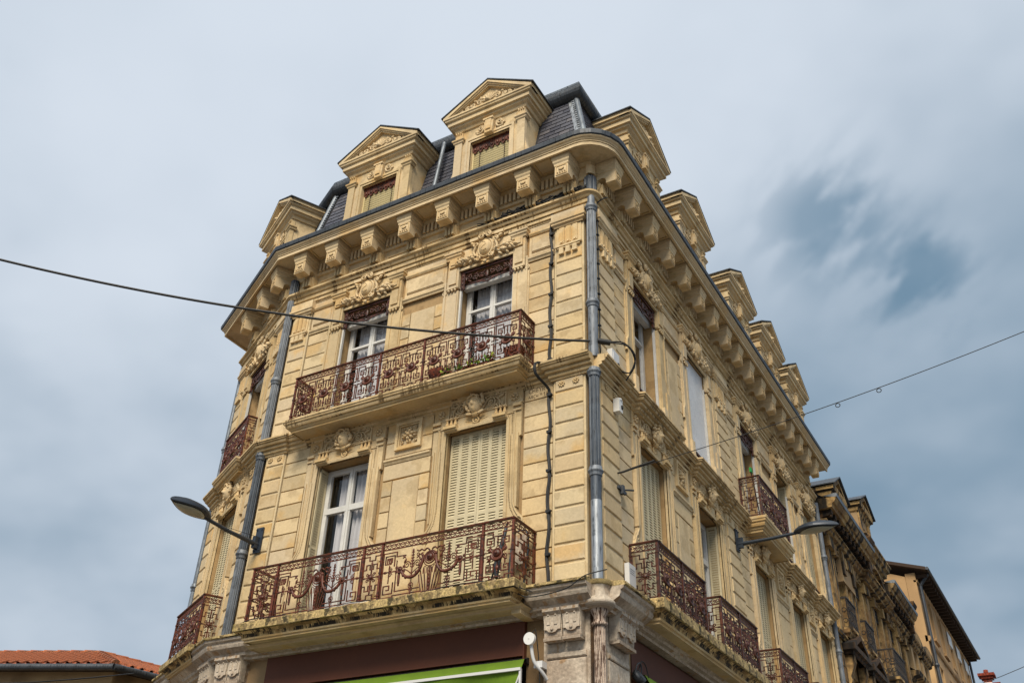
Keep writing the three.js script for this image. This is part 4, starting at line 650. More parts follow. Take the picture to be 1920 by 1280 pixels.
/* ---------- dormers ---------- */
const dormerWall = () => [ext(rect(-0.755, 0.755, 13.52, 15.12), 0.16, [rect(-0.43, 0.43, 13.75, 14.74)], -0.01), box(-0.75, -0.6, 13.5, 15.12, -1.2, -0.01), box(0.6, 0.75, 13.5, 15.12, -1.2, -0.01), box(-0.6, 0.6, 14.9, 15.12, -1.2, -0.01)];
const dormerTrim = () => {
  const g = [...frame(-0.53, 0.53, 13.5, 14.84, 0.05, 0.13, 0.175), ...frame(-0.48, 0.48, 13.5, 14.79, 0.05, 0.13, 0.16)];
  for (const s of [-1, 1]) { g.push(box(s * 0.61, s * 0.77, 13.5, 14.8, 0.1, 0.185)); g.push(sweep(rectPath(Math.min(s * 0.6, s * 0.78), Math.max(s * 0.6, s * 0.78), 0.05, 0.185), [[0, 14.8], [0.02, 14.82], [0.02, 14.85], [0.045, 14.87], [0.045, 14.9], [0, 14.92]])); g.push(box(s * 0.61, s * 0.77, 14.92, 15.06, 0.1, 0.185)); for (const k of [0, 1, 2]) g.push(box(s * (0.63 + k * 0.05), s * (0.655 + k * 0.05), 15.04, 15.08, 0.15, 0.21));
    const sc = []; for (let k = 0; k <= 12; k++) { const t = k / 12; sc.push([s * (0.77 + 0.28 * t * t), 14.35 - 0.7 * t]); } g.push(ext([[s * 0.76, 14.35], ...sc, [s * 1.05, 13.5], [s * 0.76, 13.5]], 0.1, [], 0.04), tube(spiral(s * 0.95, 13.72, 0.1, 0.02, 1.4, 1.57, -s, 0.15, 14), 0.025, 5)); }
  return g;
};
const pediment = () => {
  const P = rectPath(-0.755, 0.755, -1.0, 0.15), g = [sweep(P, [[0, 15.10], [0.03, 15.11], [0.05, 15.17], [0.10, 15.2], [0.11, 15.24], [0.15, 15.245], [0.15, 15.34], [0.19, 15.355], [0.2, 15.40], [0.0, 15.43]])];
  const ringTri = (e, ap, t, d0, d1) => ext([[-e, 15.40], [e, 15.40], [e, 15.46], [0, ap], [-e, 15.46]], d1 - d0, [[[-e + t * 2.6, 15.44], [0, ap - t], [e - t * 2.6, 15.44]]], d0);
  g.push(ringTri(0.985, 16.06, 0.042, 0.1, 0.365), ringTri(0.94, 16.025, 0.042, 0.08, 0.34), ringTri(0.89, 15.985, 0.035, 0.08, 0.315), ext([[-0.85, 15.42], [0.85, 15.42], [0, 15.95]], 0.20, [], 0.05));
  for (const s of [-1, 1]) g.push(ext([[s * 0.99, 15.40], [s * 0.99, 15.5], [s * 0.95, 15.50], [s * 0.95, 15.40]], 1.2, [], -0.9), ext([[s * 0.94, 15.36], [s * 0.94, 15.44], [s * 0.9, 15.44], [s * 0.9, 15.36]], 1.15, [], -0.9));
  return g;
};
const dormerCap = () => [ext([[-1.03, 15.475], [0, 16.085], [1.03, 15.475], [1.03, 15.50], [0, 16.115], [-1.03, 15.50]], 1.95, [], -1.58)];
const tympanum = () => { const g = []; for (let k = 0; k < 7; k++) { const a = 0.35 + k * (Math.PI - 0.7) / 6; g.push(leaf(Math.cos(a) * 0.02, 15.5 + Math.sin(a) * 0.02, 0.125, 0.2, 0.06, a, 0.6)); } g.push(ell(0, 15.5, 0.15, 0.06, 0.05, 0.06));
  for (const s of [-1, 1]) { for (const [x, y, r, a] of [[0.2, 15.55, 0.065, 2.5], [0.35, 15.53, 0.05, 0.5], [0.48, 15.5, 0.038, 2.5]]) g.push(tube(spiral(s * x, y, r, 0.012, 1.4, s > 0 ? a : Math.PI - a, -s, 0.135, 12), 0.022, 5)); for (const [x, y, l, a] of [[0.14, 15.6, 0.1, 0.9], [0.26, 15.6, 0.09, 0.3], [0.28, 15.49, 0.1, -0.2], [0.42, 15.53, 0.09, 0.2], [0.55, 15.49, 0.09, 0], [0.1, 15.48, 0.1, 0.1], [0.6, 15.48, 0.07, 0.1]]) g.push(leaf(s * x, y, 0.125, l, 0.06, s > 0 ? a : Math.PI - a, 0.55)); } return g; };
const keystone = () => { const g = [ext([[-0.075, 14.76], [0.075, 14.76], [0.1, 15.12], [-0.1, 15.12]], 0.09, [], 0.14, 0.01), ext([[-0.045, 14.83], [0.045, 14.83], [0.062, 15.08], [-0.062, 15.08]], 0.02, [], 0.23, 0.01), box(-0.11, 0.11, 15.08, 15.12, 0.14, 0.27)]; for (const s of [-1, 1]) g.push(tube(spiral(s * 0.2, 15.0, 0.06, 0.015, 1.3, s > 0 ? 2.4 : 0.74, -s, 0.17, 12), 0.022, 5), tube([[s * 0.15, 15.04, 0.17], [s * 0.14, 14.95, 0.175], [s * 0.18, 14.88, 0.175], [s * 0.26, 14.87, 0.17], [s * 0.29, 14.9, 0.17]], 0.024, 5, 2), leaf(s * 0.22, 14.93, 0.165, 0.12, 0.05, s > 0 ? 0.2 : Math.PI - 0.2)); return g; };
const dormerPelmet = () => { const p = [[-0.43, 0.2], [-0.43, 0.03]], n = 7; for (let k = 0; k < n; k++) { const x = -0.43 + 0.86 * k / n, d = 0.86 / n; p.push([x + d * 0.15, 0.0], [x + d * 0.5, -0.05], [x + d * 0.85, 0.0], [x + d, 0.04]); } p.push([0.43, 0.2]); const g = [ext(p, 0.014), box(-0.43, 0.43, 0.17, 0.2, 0, 0.03)]; for (let k = 0; k < n; k++) { const x = -0.43 + 0.86 * (k + 0.5) / n; g.push(ell(x, 0.05, 0.018, 0.03, 0.035, 0.016, 6, 5), ring(x, 0.05, 0.014, 0.045, 0.008, 4, 10), leaf(x + 0.05, 0.13, 0.012, 0.05, 0.03, 1, 0.4), leaf(x - 0.05, 0.13, 0.012, 0.05, 0.03, 2.1, 0.4)); } return g; };
for (const [f, list] of [['F', [1.87, 4.46]], ['L', [1.42]], ['R', [2.1, 4.72, 7.76, 10.15, 12.45]]]) list.forEach((c, i) => {
  const Dm = on(grp('dormer', B), f, c, 0, 0);
  cpart('dormer_wall', 'dW', dormerWall, STONES[i % 6], Dm); cpart('dormer_trim', 'dT', dormerTrim, STONES[(i + 2) % 6], Dm); cpart('pediment', 'dP', pediment, M.stone, Dm); cpart('zinc_cap', 'dC', dormerCap, M.zincDark, Dm);
  cpart('carved_tympanum', 'dTy', tympanum, M.stoneC, Dm, 0, 15.5 - 15.5 * 1.12 + 0.055, 0.08).scale.set(1.0, 1.12, 1.45); cpart('keystone', 'dK', keystone, M.stoneC, Dm); cpart('iron_pelmet', 'dPel', dormerPelmet, M.iron, Dm, 0, 14.54, 0.06);
  for (let k = 0; k < 17; k++) cpart('blind_slat', 'dS', () => [box(-0.4, 0.4, 0, 0.037, -0.008, 0.008).rotateX(0.3)], M.roller, Dm, 0, 13.76 + k * 0.058, 0.03 + 0);
  cpart('blind_guide', 'dG', () => [box(-0.43, -0.4, 13.75, 14.74, 0.0, 0.06), box(0.4, 0.43, 13.75, 14.74, 0, 0.06)], M.roller, Dm); cpart('blind_back', 'dBk', () => [box(-0.43, 0.43, 13.7, 14.75, -0.06, -0.03)], M.timber, Dm);
  for (const s of [-1, 1]) cpart('blind_chain', 'dCh', () => { const g = []; for (let k = 0; k < 16; k++) g.push(box(-0.007, 0.007, 13.8 + k * 0.058, 13.84 + k * 0.058, 0, 0.012)); return g; }, M.timber, Dm, s * 0.27, 0, 0.042, true);
});

/* ---------- rainwater pipes ---------- */
const fluted = (x, z, v0, v1, r, n = 14) => { const p = []; for (let i = 0; i < n * 4; i++) { const a = i / (n * 4) * 2 * Math.PI, k = r * (i % 4 < 2 ? 1 : 0.88); p.push([Math.cos(a) * k, Math.sin(a) * k]); } return ext(p, v1 - v0).rotateX(-Math.PI / 2).translate(x, v0, z); };
const collar = (x, z, v, r) => lathe([[r, -0.09], [r + 0.012, -0.085], [r + 0.012, -0.03], [r + 0.03, -0.025], [r + 0.03, 0.0], [r + 0.014, 0.01], [r + 0.014, 0.05], [r, 0.055]], 20).translate(x, v, z);
{
  const c = [0.012, 0.012], r = 0.078;
  const P = grp('rainwater_pipe', B);
  part('pipe_upper', [fluted(...c, 10.2, 12.2, r), straight([c[0], 9.25, c[1]], [c[0], 10.2, c[1]], r * 0.98, 20), straight([c[0], 12.2, c[1]], [c[0], 12.44, c[1]], r * 0.82, 20)], M.pipe, P);
  part('pipe_collar', [collar(...c, 10.25, r), collar(...c, 12.2, r), collar(...c, 7.4, r), collar(...c, 9.0, r)], M.pipe, P);
  part('pipe_middle', [fluted(...c, 7.4, 9.0, r), straight([c[0], 6.9, c[1]], [c[0], 7.4, c[1]], r * 0.97, 20)], M.pipeDark, P); part('pipe_foot', [straight([c[0], 5.75, c[1]], [c[0], 6.95, c[1]], r, 20)], M.galva, P);
  part('pipe_head', [fluted(0.0, 0.0, 12.55, 12.86, 0.11)], M.pipeDark, P);
}
{
  const [x, z] = cornerFL(0.055), P = grp('rainwater_pipe', B), r = 0.076;
  part('pipe_upper', [fluted(x, z, 9.25, 12.4, r)], M.pipe, P); part('pipe_collar', [collar(x, z, 10.6, r), collar(x, z, 7.25, r), collar(x, z, 9.05, r)], M.pipe, P); part('pipe_middle', [fluted(x, z, 7.3, 9.02, r)], M.pipeDark, P); part('pipe_foot', [fluted(x, z, 5.78, 7.3, r)], M.pipe, P); part('pipe_head', [fluted(x, z, 12.55, 12.9, 0.09)], M.pipeDark, P);
  const [lx, lz] = [leftEnd[0] - 0.06, leftEnd[1] + 0.0]; part('rainwater_pipe', [straight([lx, 5.8, lz], [lx, 12.4, lz], 0.05, 10), collar(lx, lz, 7.5, 0.05), collar(lx, lz, 10.4, 0.05)], M.zinc, B);
  const [ex, ez] = at('R', 13.42, 0.1); part('rainwater_pipe', [straight([ex, 0.2, ez], [ex, 12.3, ez], 0.06, 12), collar(ex, ez, 10.8, 0.06), collar(ex, ez, 8.4, 0.06)], M.pipe, B);
}

/* ---------- ground floor: grey piers, consoles, corner shaft, shop fascias ---------- */
const pierG = (a, b) => { const g = [box(a, b, 0.1, 5.48, -0.05, 0.03)]; for (let v = 0.5; v < 4.9; v += 0.55) g.push(block(a + 0.05, b - 0.05, v + 0.01, Math.min(v + 0.54, 4.98), 0.0, 0.06, 0.012)); return g; };
const consoleG = () => { const prof = [[0, 5.1], [0.03, 5.1], [0.10, 5.13], [0.11, 5.16], [0.12, 5.3], [0.15, 5.42], [0.19, 5.46], [0.19, 5.5], [0, 5.5]]; const g = [ext(prof, 0.25, [], -0.125).rotateY(-Math.PI / 2)]; g.push(ext([[-0.115, 5.24], [-0.08, 5.24], [-0.05, 5.21], [0, 5.2], [0.05, 5.21], [0.08, 5.24], [0.115, 5.24], [0.115, 5.45], [-0.115, 5.45]], 0.03, [], 0.115), ell(0, 5.245, 0.15, 0.024, 0.024, 0.02, 8, 6)); for (const s of [-1, 1]) g.push(box(s * 0.075, s * 0.03, 5.3, 5.42, 0.14, 0.155), ell(s * 0.052, 5.42, 0.15, 0.02, 0.02, 0.02, 6, 5)); g.push(box(-0.125, 0.125, 5.1, 5.14, 0.0, 0.14)); return g; };
for (const [f, a, b] of [['F', 0.04, 0.54], ['F', 5.70, 6.36], ['R', 0.14, 0.86], ['L', 0.3, 0.75], ['L', 2.4, 2.9], ['R', 6.0, 6.6], ['R', 12.8, 13.4]]) {
  const P = on(grp('pier', B), f, 0, 0, 0); part('pier_shaft', pierG(a, b), M.grey, P, { ou: rnd() * 2, ov: rnd() }); part('pier_cap', [sweep(rectPath(a, b, -0.03, 0.06), [[0, 5.5], [0.12, 5.5], [0.12, 5.57], [0.15, 5.59], [0.15, 5.66], [0, 5.66]])], M.grey, P);
  const c = (a + b) / 2; for (const s of [-1, 1]) cpart('console', 'cons', consoleG, M.grey, P, c + s * 0.135, 0, 0.04);
}
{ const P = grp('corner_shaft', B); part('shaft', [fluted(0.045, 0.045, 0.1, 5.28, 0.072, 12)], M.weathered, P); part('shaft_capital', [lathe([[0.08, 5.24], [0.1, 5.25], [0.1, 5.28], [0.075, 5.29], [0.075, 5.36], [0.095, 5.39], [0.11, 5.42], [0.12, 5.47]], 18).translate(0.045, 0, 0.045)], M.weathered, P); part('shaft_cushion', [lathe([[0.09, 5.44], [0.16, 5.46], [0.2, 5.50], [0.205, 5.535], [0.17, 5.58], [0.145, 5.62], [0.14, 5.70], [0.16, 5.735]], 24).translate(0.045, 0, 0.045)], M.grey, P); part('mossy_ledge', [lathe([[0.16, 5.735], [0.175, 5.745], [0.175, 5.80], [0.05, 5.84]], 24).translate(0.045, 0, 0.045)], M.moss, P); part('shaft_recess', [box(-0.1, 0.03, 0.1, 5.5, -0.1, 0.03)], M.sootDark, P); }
on(part('shop_fascia', [box(0.95, 5.40, 5.02, 5.50, -0.3, 0.03), box(0.94, 5.41, 5.005, 5.025, -0.3, 0.045), box(5.40, 5.42, 4.9, 5.5, -0.3, 0.05)], M.brown, B), 'F');
on(part('shop_front', [box(0.93, 5.42, 0.1, 5.0, -0.42, -0.32)], M.dark, B), 'F'); on(part('shop_front', [box(1.02, 6.0, 0.1, 5.48, -0.42, -0.30), box(6.5, 11.5, 0.1, 5.48, -0.42, -0.3)], M.dark, B), 'R');
on(part('shop_fascia', [box(1.10, 5.95, 4.96, 5.44, -0.28, -0.04), box(1.1, 5.95, 4.93, 4.96, -0.28, -0.02), box(6.6, 11.4, 4.8, 5.45, -0.3, 0)], M.brown, B), 'R');
/* ---------- the stained neighbour down the street ---------- */
function houseWin(parent, f, c, v0, v1, hw, w, mat = M.dark, frameMat = M.white) {
  const h = v1 - v0, k = h.toFixed(2) + hw.toFixed(2), g = on(grp('window', parent), f, c, v0, w);
  cpart('window_frame', 'hw' + k, () => [...frame(-hw, hw, 0, h, 0.06, -0.05, 0.02), box(-0.03, 0.03, 0.06, h - 0.06, -0.04, 0.015), box(-hw + 0.06, hw - 0.06, h * 0.68, h * 0.68 + 0.05, -0.04, 0.012)], frameMat, g);
  for (const s of [-1, 1]) cpart('pane', 'hp' + k, () => new THREE.PlaneGeometry(hw - 0.1, h - 0.12), M.glass, g, s * (hw / 2 - 0.02), h / 2, -0.01);
  cpart('room', 'hr' + k + (mat === M.dark), () => [box(-hw, hw, 0, h, -0.5, -0.45), box(-hw, -hw + 0.02, 0, h, -0.45, -0.05), box(hw - 0.02, hw, 0, h, -0.45, -0.05)], mat, g);
  return g;
}
{
  const N = new THREE.Group(); top(N, 'ornate_townhouse', 'soot stained brown stone townhouse adjoining the cream corner building', 'building');
  const p = (name, g, m, o) => on(part(name, g, m, N, { ou: rnd() * 3, ov: rnd() * 2, ...o }), 'R');
  const bays = [15.35, 17.55, 20.1, 22.3, 23.9], U0 = 13.56, U1 = 24.7, hw = 0.46;
  const holes = []; for (const c of bays) { holes.push(rect(c - hw, c + hw, 9.35, 11.52)); holes.push(rect(c - hw - 0.05, c + hw + 0.05, 5.6, 8.25)); }
  p('wall', [ext(rect(U0, U1, 0.1, 12.0), 0.4, holes, -0.43), box(U0, U1, 11.6, 12.4, -4, -0.44), box(U1 - 0.3, U1, 0.1, 12.3, -8, -0.44)], M.soot);
  { const far = []; let n = 0; const xs = [U0]; for (const c of bays) xs.push(c - hw - 0.28, c + hw + 0.28); xs.push(U1);
    for (let i = 0; i < xs.length; i += 2) for (let v = 5.4; v < 11.6; v += 0.36) { const a = xs[i], b = xs[i + 1]; if (b - a < 0.2) continue; const m = a + (b - a) * rr(0.35, 0.65); for (const [l, r] of b - a > 0.9 ? [[a, m], [m, b]] : [[a, b]]) { p('stone_block', block(l + 0.006, r - 0.006, v + 0.008, v + 0.352, -0.04, 0.0, 0.008), [M.soot, M.soot, M.plaster][Math.floor(rnd() * 3)]); } } }
  for (const c of bays) {
    const S = on(cpart('window_surround', 'nS', () => { const g = []; for (const s of [-1, 1]) { g.push(box(s * hw, s * (hw + 0.2), 9.35, 11.5, -0.03, 0.06), box(s * (hw + 0.2), s * (hw + 0.26), 9.35, 11.5, -0.03, 0.03), box(s * (hw + 0.02), s * (hw + 0.22), 11.3, 11.6, 0, 0.16)); } g.push(box(-hw - 0.26, hw + 0.26, 11.5, 11.68, -0.03, 0.08), ...[-0.3, 0, 0.3].map((x) => ell(x, 11.6, 0.08, 0.1, 0.06, 0.05))); g.push(sweep(rectPath(-hw - 0.2, hw + 0.2, -0.02, 0.16), [[0, 9.1], [0.02, 9.15], [0.06, 9.2], [0.06, 9.3], [-0.16, 9.35]])); return g; }, M.soot, N), 'R', c, 0, 0);
    houseWin(N, 'R', c, 9.36, 11.5, hw, -0.2, M.dark); houseWin(N, 'R', c, 5.62, 8.24, hw + 0.04, -0.2, M.dark);
    on(cpart('iron_pelmet', 'nL', () => [...frame(-0.45, 0.45, 0, 0.42, 0.03, 0, 0.02), ...[-0.3, -0.1, 0.1, 0.3].flatMap((x) => [ring(x, 0.25, 0, 0.09, 0.014, 4, 10), ring(x, 0.1, 0, 0.05, 0.012, 4, 8), leaf(x, 0.3, 0, 0.12, 0.05, 1.2)])], M.blackIron, N), 'R', c, 11.08, -0.04);
    if (c > 17 && c < 21) on(cpart('curtain', 'nC', () => curtainG(-0.42, 0.42, 0, 1.75), M.lilac, N), 'R', c, 9.36, -0.12);
    // window heads of the floor below: pediments on brackets
    const Q = on(grp('window_pediment', N), 'R', c, 0, 0);
    cpart('pediment', 'nP', () => [sweep(rectPath(-0.82, 0.82, -0.02, 0.2), [[0, 8.62], [0.03, 8.64], [0.05, 8.7], [0.12, 8.72], [0.12, 8.8], [0, 8.83]]), ext([[-0.94, 8.8], [0.94, 8.8], [0.94, 8.88], [0, 9.3], [-0.94, 8.88]], 0.34, [[[-0.66, 8.86], [0, 9.16], [0.66, 8.86]]], -0.02), ext([[-0.8, 8.8], [0.8, 8.8], [0, 9.2]], 0.14, [], -0.02)], M.sootDark, Q);
    for (const s of [-1, 1]) cpart('bracket', 'nB', () => [ext([[0, 7.9], [0.05, 7.9], [0.09, 8.0], [0.07, 8.1], [0.16, 8.3], [0.22, 8.45], [0.22, 8.62], [0, 8.62]], 0.2, [], -0.1).rotateY(-Math.PI / 2), box(-0.14, 0.14, 5.5, 7.9, -0.02, 0.05)], M.soot, Q, s * 0.66, 0, 0);
  }
  for (const u of [14.4, 16.45, 18.65, 21.5, 23.1, 24.4]) p('pilaster', [box(u - 0.2, u + 0.2, 9.0, 11.65, -0.03, 0.05), box(u - 0.14, u + 0.14, 9.2, 11.4, 0.04, 0.07), box(u - 0.25, u + 0.25, 11.4, 11.7, -0.03, 0.16)], M.soot);
  for (const g of [sweep([[U0, 0], [18.0, 0], [18.02, 0.14], [21.2, 0.14], [21.22, 0], [U1, 0]], [[-0.1, 11.66], [0.1, 11.66], [0.12, 11.72], [0.22, 11.76], [0.25, 11.84], [0.3, 11.86], [0.3, 11.9], [-0.1, 11.95]]), sweep([[U0, 0], [U1, 0]], [[-0.1, 8.98], [0.05, 8.98], [0.08, 9.03], [0.12, 9.05], [0.12, 9.1], [-0.1, 9.12]])]) p('string_course', g, M.soot);
  const cor = [[-0.1, 12.18], [0.3, 12.18], [0.48, 12.2], [0.5, 12.3], [0.55, 12.32], [0.6, 12.4], [0.62, 12.46], [-0.1, 12.5]];
  for (const g of [sweep([[U0, 0], [18.05, 0]], cor), sweep([[20.9, 0], [U1, 0]], cor), box(U0, U1, 11.9, 12.2, -0.3, 0.02)]) p('cornice', g, M.soot);
  for (const g of [sweep([[U0, 0], [18.05, 0]], [[0.56, 12.46], [0.64, 12.46], [0.66, 12.55], [0.62, 12.57], [0.3, 12.53]]), sweep([[20.9, 0], [U1, 0]], [[0.56, 12.46], [0.64, 12.46], [0.66, 12.55], [0.62, 12.57], [0.3, 12.53]])]) p('gutter', g, M.zinc);
  for (let u = U0 + 0.2; u < U1 - 0.1; u += 0.42) { if (u > 18 && u < 20.9) continue; on(cpart('corbel', 'nCor', () => [ext([[0, 11.92], [0.08, 11.93], [0.16, 12.0], [0.34, 12.02], [0.42, 12.08], [0.42, 12.19], [0, 12.19]], 0.18, [], -0.09).rotateY(-Math.PI / 2), ell(0, 12.02, 0.36, 0.07, 0.05, 0.07, 6, 5)], M.sootDark, N), 'R', u, 0, 0); }
  // middle bay: arched pediment, attic block with deep mouldings, dormer above
  { const arc = (r, n = 14) => { const a = []; for (let i = 0; i <= n; i++) { const t = Math.PI * (1 - i / n); a.push([Math.cos(t) * r, 11.9 + Math.sin(t) * r * 0.62]); } return a; };
    const A = on(grp('arched_pediment', N), 'R', 19.5, 0, 0); part('arch', [ext([...arc(1.05), ...arc(0.86).reverse()], 0.42, [], -0.05), ext([...arc(0.84), ...arc(0.72).reverse()], 0.32, [], -0.05)], M.soot, A); part('tympanum', [ext(arc(0.75), 0.12, [], -0.05), ell(0, 12.1, 0.1, 0.2, 0.14, 0.1), ...[-1, 1].map((s) => leaf(s * 0.2, 12.05, 0.08, 0.35, 0.12, s > 0 ? 0.2 : Math.PI - 0.2))], M.sootDark, A);
    p('attic_block', [sweep(rectPath(18.1, 20.85, -1, 0.2), [[0, 12.3], [0.05, 12.35], [0.05, 12.5], [0.12, 12.55], [0.12, 12.62], [0.2, 12.66], [0.22, 12.8], [0.3, 12.84], [0.32, 12.98], [0.36, 13.0], [0.36, 13.06], [-0.4, 13.15]]), box(18.1, 20.85, 12.2, 13.1, -1, 0.2)], M.soot);
    for (const u of [18.05, 24.6]) p('attic_finial', [box(u - 0.2, u + 0.2, 12.4, 12.75, 0.1, 0.55), sweep(rectPath(u - 0.2, u + 0.2, 0.1, 0.55), [[0, 12.7], [0.06, 12.75], [0.1, 12.85], [0.1, 12.9], [-0.1, 12.95]]), box(u - 0.14, u + 0.14, 11.9, 12.4, 0, 0.45)], M.sootDark);
    for (const [c, s] of [[16.2, 0.86], [20.3, 1.0]]) { const Dm = on(grp('dormer', N), 'R', c, c < 17 ? 0 : -0.45, -0.1); Dm.scale.set(s, 1, 1);
      cpart('dormer_wall', 'nD' + 0, () => [ext(rect(-0.8, 0.8, 12.4, 15.0), 0.3, [rect(-0.4, 0.4, 13.2, 14.6)], -0.1), box(-0.8, -0.5, 12.4, 15, -1.5, -0.1), box(0.5, 0.8, 12.4, 15, -1.5, -0.1)], M.plaster, Dm, 0, c < 17 ? -1.55 : 0, 0);
      cpart('dormer_pediment', 'nDp' + 0, () => [sweep(rectPath(-0.8, 0.8, -1.5, 0.2), [[0, 14.9], [0.05, 14.95], [0.08, 15.05], [0.16, 15.1], [0.18, 15.2], [0, 15.25]]), ext([[-1, 15.2], [1, 15.2], [0, 15.7]], 0.4, [[[-0.6, 15.27], [0.6, 15.27], [0, 15.57]]], -0.02), ext([[-0.9, 15.2], [0.9, 15.2], [0, 15.65]], 1.7, [], -1.5), ...[-1, 1].map((q) => box(q * 0.5, q * 0.78, 12.6, 14.9, 0.1, 0.26))], M.soot, Dm, 0, c < 17 ? -1.55 : 0, 0); cpart('zinc_cap', 'nDc', () => [ext([[-1.05, 15.22], [0, 15.74], [1.05, 15.22], [1.05, 15.25], [0, 15.78], [-1.05, 15.25]], 2, [], -1.55)], M.zincDark, Dm, 0, c < 17 ? -1.55 : 0, 0); cpart('dormer_window', 'nDw', () => [box(-0.4, 0.4, 13.2, 14.6, -0.1, -0.05)], M.dark, Dm, 0, c < 17 ? -1.55 : 0, 0); }
  }
  p('roof', [tri([U0, 12.5, 0.3, U1, 12.5, 0.3, U1, 14.4, -2.2, U0, 12.5, 0.3, U1, 14.4, -2.2, U0, 14.4, -2.2])], M.slateBase);
  const rail = (u0, u1, v, wo, dx) => { const R = on(grp('balcony_railing', N), 'R', u0, v, 0), L = u1 - u0; part('rail', [sweep(rectPath(0, L, 0, wo), [[-0.02, 0.8], [0.02, 0.8], [0.02, 0.84], [-0.02, 0.84], [-0.02, 0.8]], false), sweep(rectPath(0, L, 0, wo), [[-0.012, 0.02], [0.012, 0.02], [0.012, 0.05], [-0.012, 0.05], [-0.012, 0.02]], false)], M.blackIron, R); const g = []; for (let x = 0; x <= L; x += 0.16) { g.push(box(x - 0.01, x + 0.01, 0, 0.82, wo - 0.01, wo + 0.01)); if (x + 0.16 < L) g.push(ring(x + 0.08, 0.52, wo, 0.06, 0.012, 4, 10), ring(x + 0.08, 0.2, wo, 0.05, 0.012, 4, 8), ring(x + 0.08, 0.72, wo, 0.04, 0.01, 4, 8)); } part('scroll_panel', g, M.blackIron, R); const s = []; for (let z = 0.05; z < wo; z += 0.14) s.push(box(-0.01, 0.01, 0, 0.82, z - 0.01, z + 0.01), ring(0, 0.5, 0, 0.055, 0.012, 4, 10).rotateY(Math.PI / 2).translate(0, 0, z + 0.06), ring(0, 0.22, 0, 0.055, 0.012, 4, 10).rotateY(Math.PI / 2).translate(0, 0, z + 0.06)); part('scroll_panel', s, M.blackIron, R); part('slab', sweep(rectPath(-0.05, L + 0.05, 0, wo), [[-0.1, -0.2], [0.0, -0.18], [0.03, -0.1], [0.08, -0.08], [0.08, 0], [-0.3, 0.01]]), M.soot, R); };
  rail(14.85, 15.85, 9.36, 0.2); rail(17.05, 18.05, 9.36, 0.2); rail(19.3, 20.95, 9.15, 0.45);
}
{ // lower annex with curved dormers, then the tall ochre house
  const A = new THREE.Group(); top(A, 'low_townhouse', 'lower beige townhouse with curved dormer heads before the ochre gable', 'building');
  const p = (n, g, m) => on(part(n, g, m, A, { ou: rnd() * 3 }), 'R');
  p('wall', [ext(rect(24.72, 31.4, 0.1, 10.6), 0.4, [26, 28.2, 30.2].map((c) => rect(c - 0.45, c + 0.45, 8.2, 10.0)), -0.5), box(24.72, 31.4, 10, 10.6, -6, -0.5)], M.plaster);
  p('cornice', sweep([[24.72, 0], [31.4, 0]], [[-0.2, 10.4], [0.05, 10.42], [0.12, 10.5], [0.3, 10.55], [0.35, 10.68], [-0.2, 10.72]]), M.soot);
  for (const c of [26, 28.2, 30.2]) houseWin(A, 'R', c, 8.2, 10, 0.45, -0.25);
  p('roof', tri([24.72, 10.7, 0.2, 31.4, 10.7, 0.2, 31.4, 12.6, -2.4, 24.72, 10.7, 0.2, 31.4, 12.6, -2.4, 24.72, 12.6, -2.4]), M.slateBase);
  for (const c of [26.2, 28.3]) { const D2 = on(grp('dormer', A), 'R', c, 0, -0.1); cpart('dormer_wall', 'aD', () => [ext(rect(-0.75, 0.75, 10.5, 11.85), 0.3, [rect(-0.38, 0.38, 10.75, 11.7)], -0.1), box(-0.75, -0.45, 10.5, 11.85, -1.5, -0.1), box(0.45, 0.75, 10.5, 11.85, -1.5, -0.1), box(-0.4, 0.4, 10.7, 11.75, -0.12, -0.06)], M.plaster, D2); const arc = []; for (let i = 0; i <= 12; i++) { const t = Math.PI * (1 - i / 12); arc.push([Math.cos(t) * 0.95, 12.0 + Math.sin(t) * 0.34]); } cpart('curved_pediment', 'aP', () => [ext(arc, 1.9, [], -1.5), sweep(rectPath(-0.8, 0.8, -1.4, 0.22), [[0, 11.75], [0.08, 11.8], [0.1, 11.9], [0.17, 11.95], [0.17, 12.02], [0, 12.03]])], M.soot, D2); }

  const Y = new THREE.Group(); top(Y, 'ochre_house', 'tall ochre plastered house with plain gable and dark overhanging eaves', 'building');
  const q = (n, g, m) => on(part(n, g, m, Y, { ou: rnd() * 3 }), 'R');
  const wins = [33.9, 36.4, 38.95, 41.5, 44.0], holes = wins.flatMap((c) => [rect(c - 0.42, c + 0.42, 14.25, 15.85), rect(c - 0.42, c + 0.42, 11.0, 13.0)]);
  q('wall', [ext(rect(31.5, 45.7, 0.1, 16.4), 0.4, holes, -0.4)], M.ochre);
  q('gable_wall', [ext([[-0.41, 0.1], [-0.41, 16.28], [-5, 18.05], [-10, 16.4], [-10, 0.1]].map(([x, y]) => [x, y]), 0.4).rotateY(-Math.PI / 2).scale(1, 1, 1).translate(31.5 + 0.4, 0, 0)], M.ochre);
  q('gable_wall', [ext([[-0.4, 0.1], [-0.4, 16.2], [-5, 17.9], [-9.6, 16.2], [-9.6, 0.1]], 0.3).rotateY(-Math.PI / 2).translate(45.7, 0, 0)], M.ochre);
  q('roof', [ext([[0.5, 16.36], [-5, 18.17], [-10.5, 16.36], [-10.5, 16.5], [-5, 18.31], [0.5, 16.5]], 14.9).rotateY(-Math.PI / 2).translate(46.1, 0, 0)], M.timber);
  q('gutter', [straight([31.2, 16.42, 0.56], [46.1, 16.42, 0.56], 0.07, 8)], M.zincDark);
  for (let u = 31.7; u < 45.8; u += 0.5) on(cpart('rafter_end', 'yR', () => [box(-0.06, 0.06, 16.2, 16.34, -0.02, 0.46)], M.timber, Y), 'R', u, 0, 0);
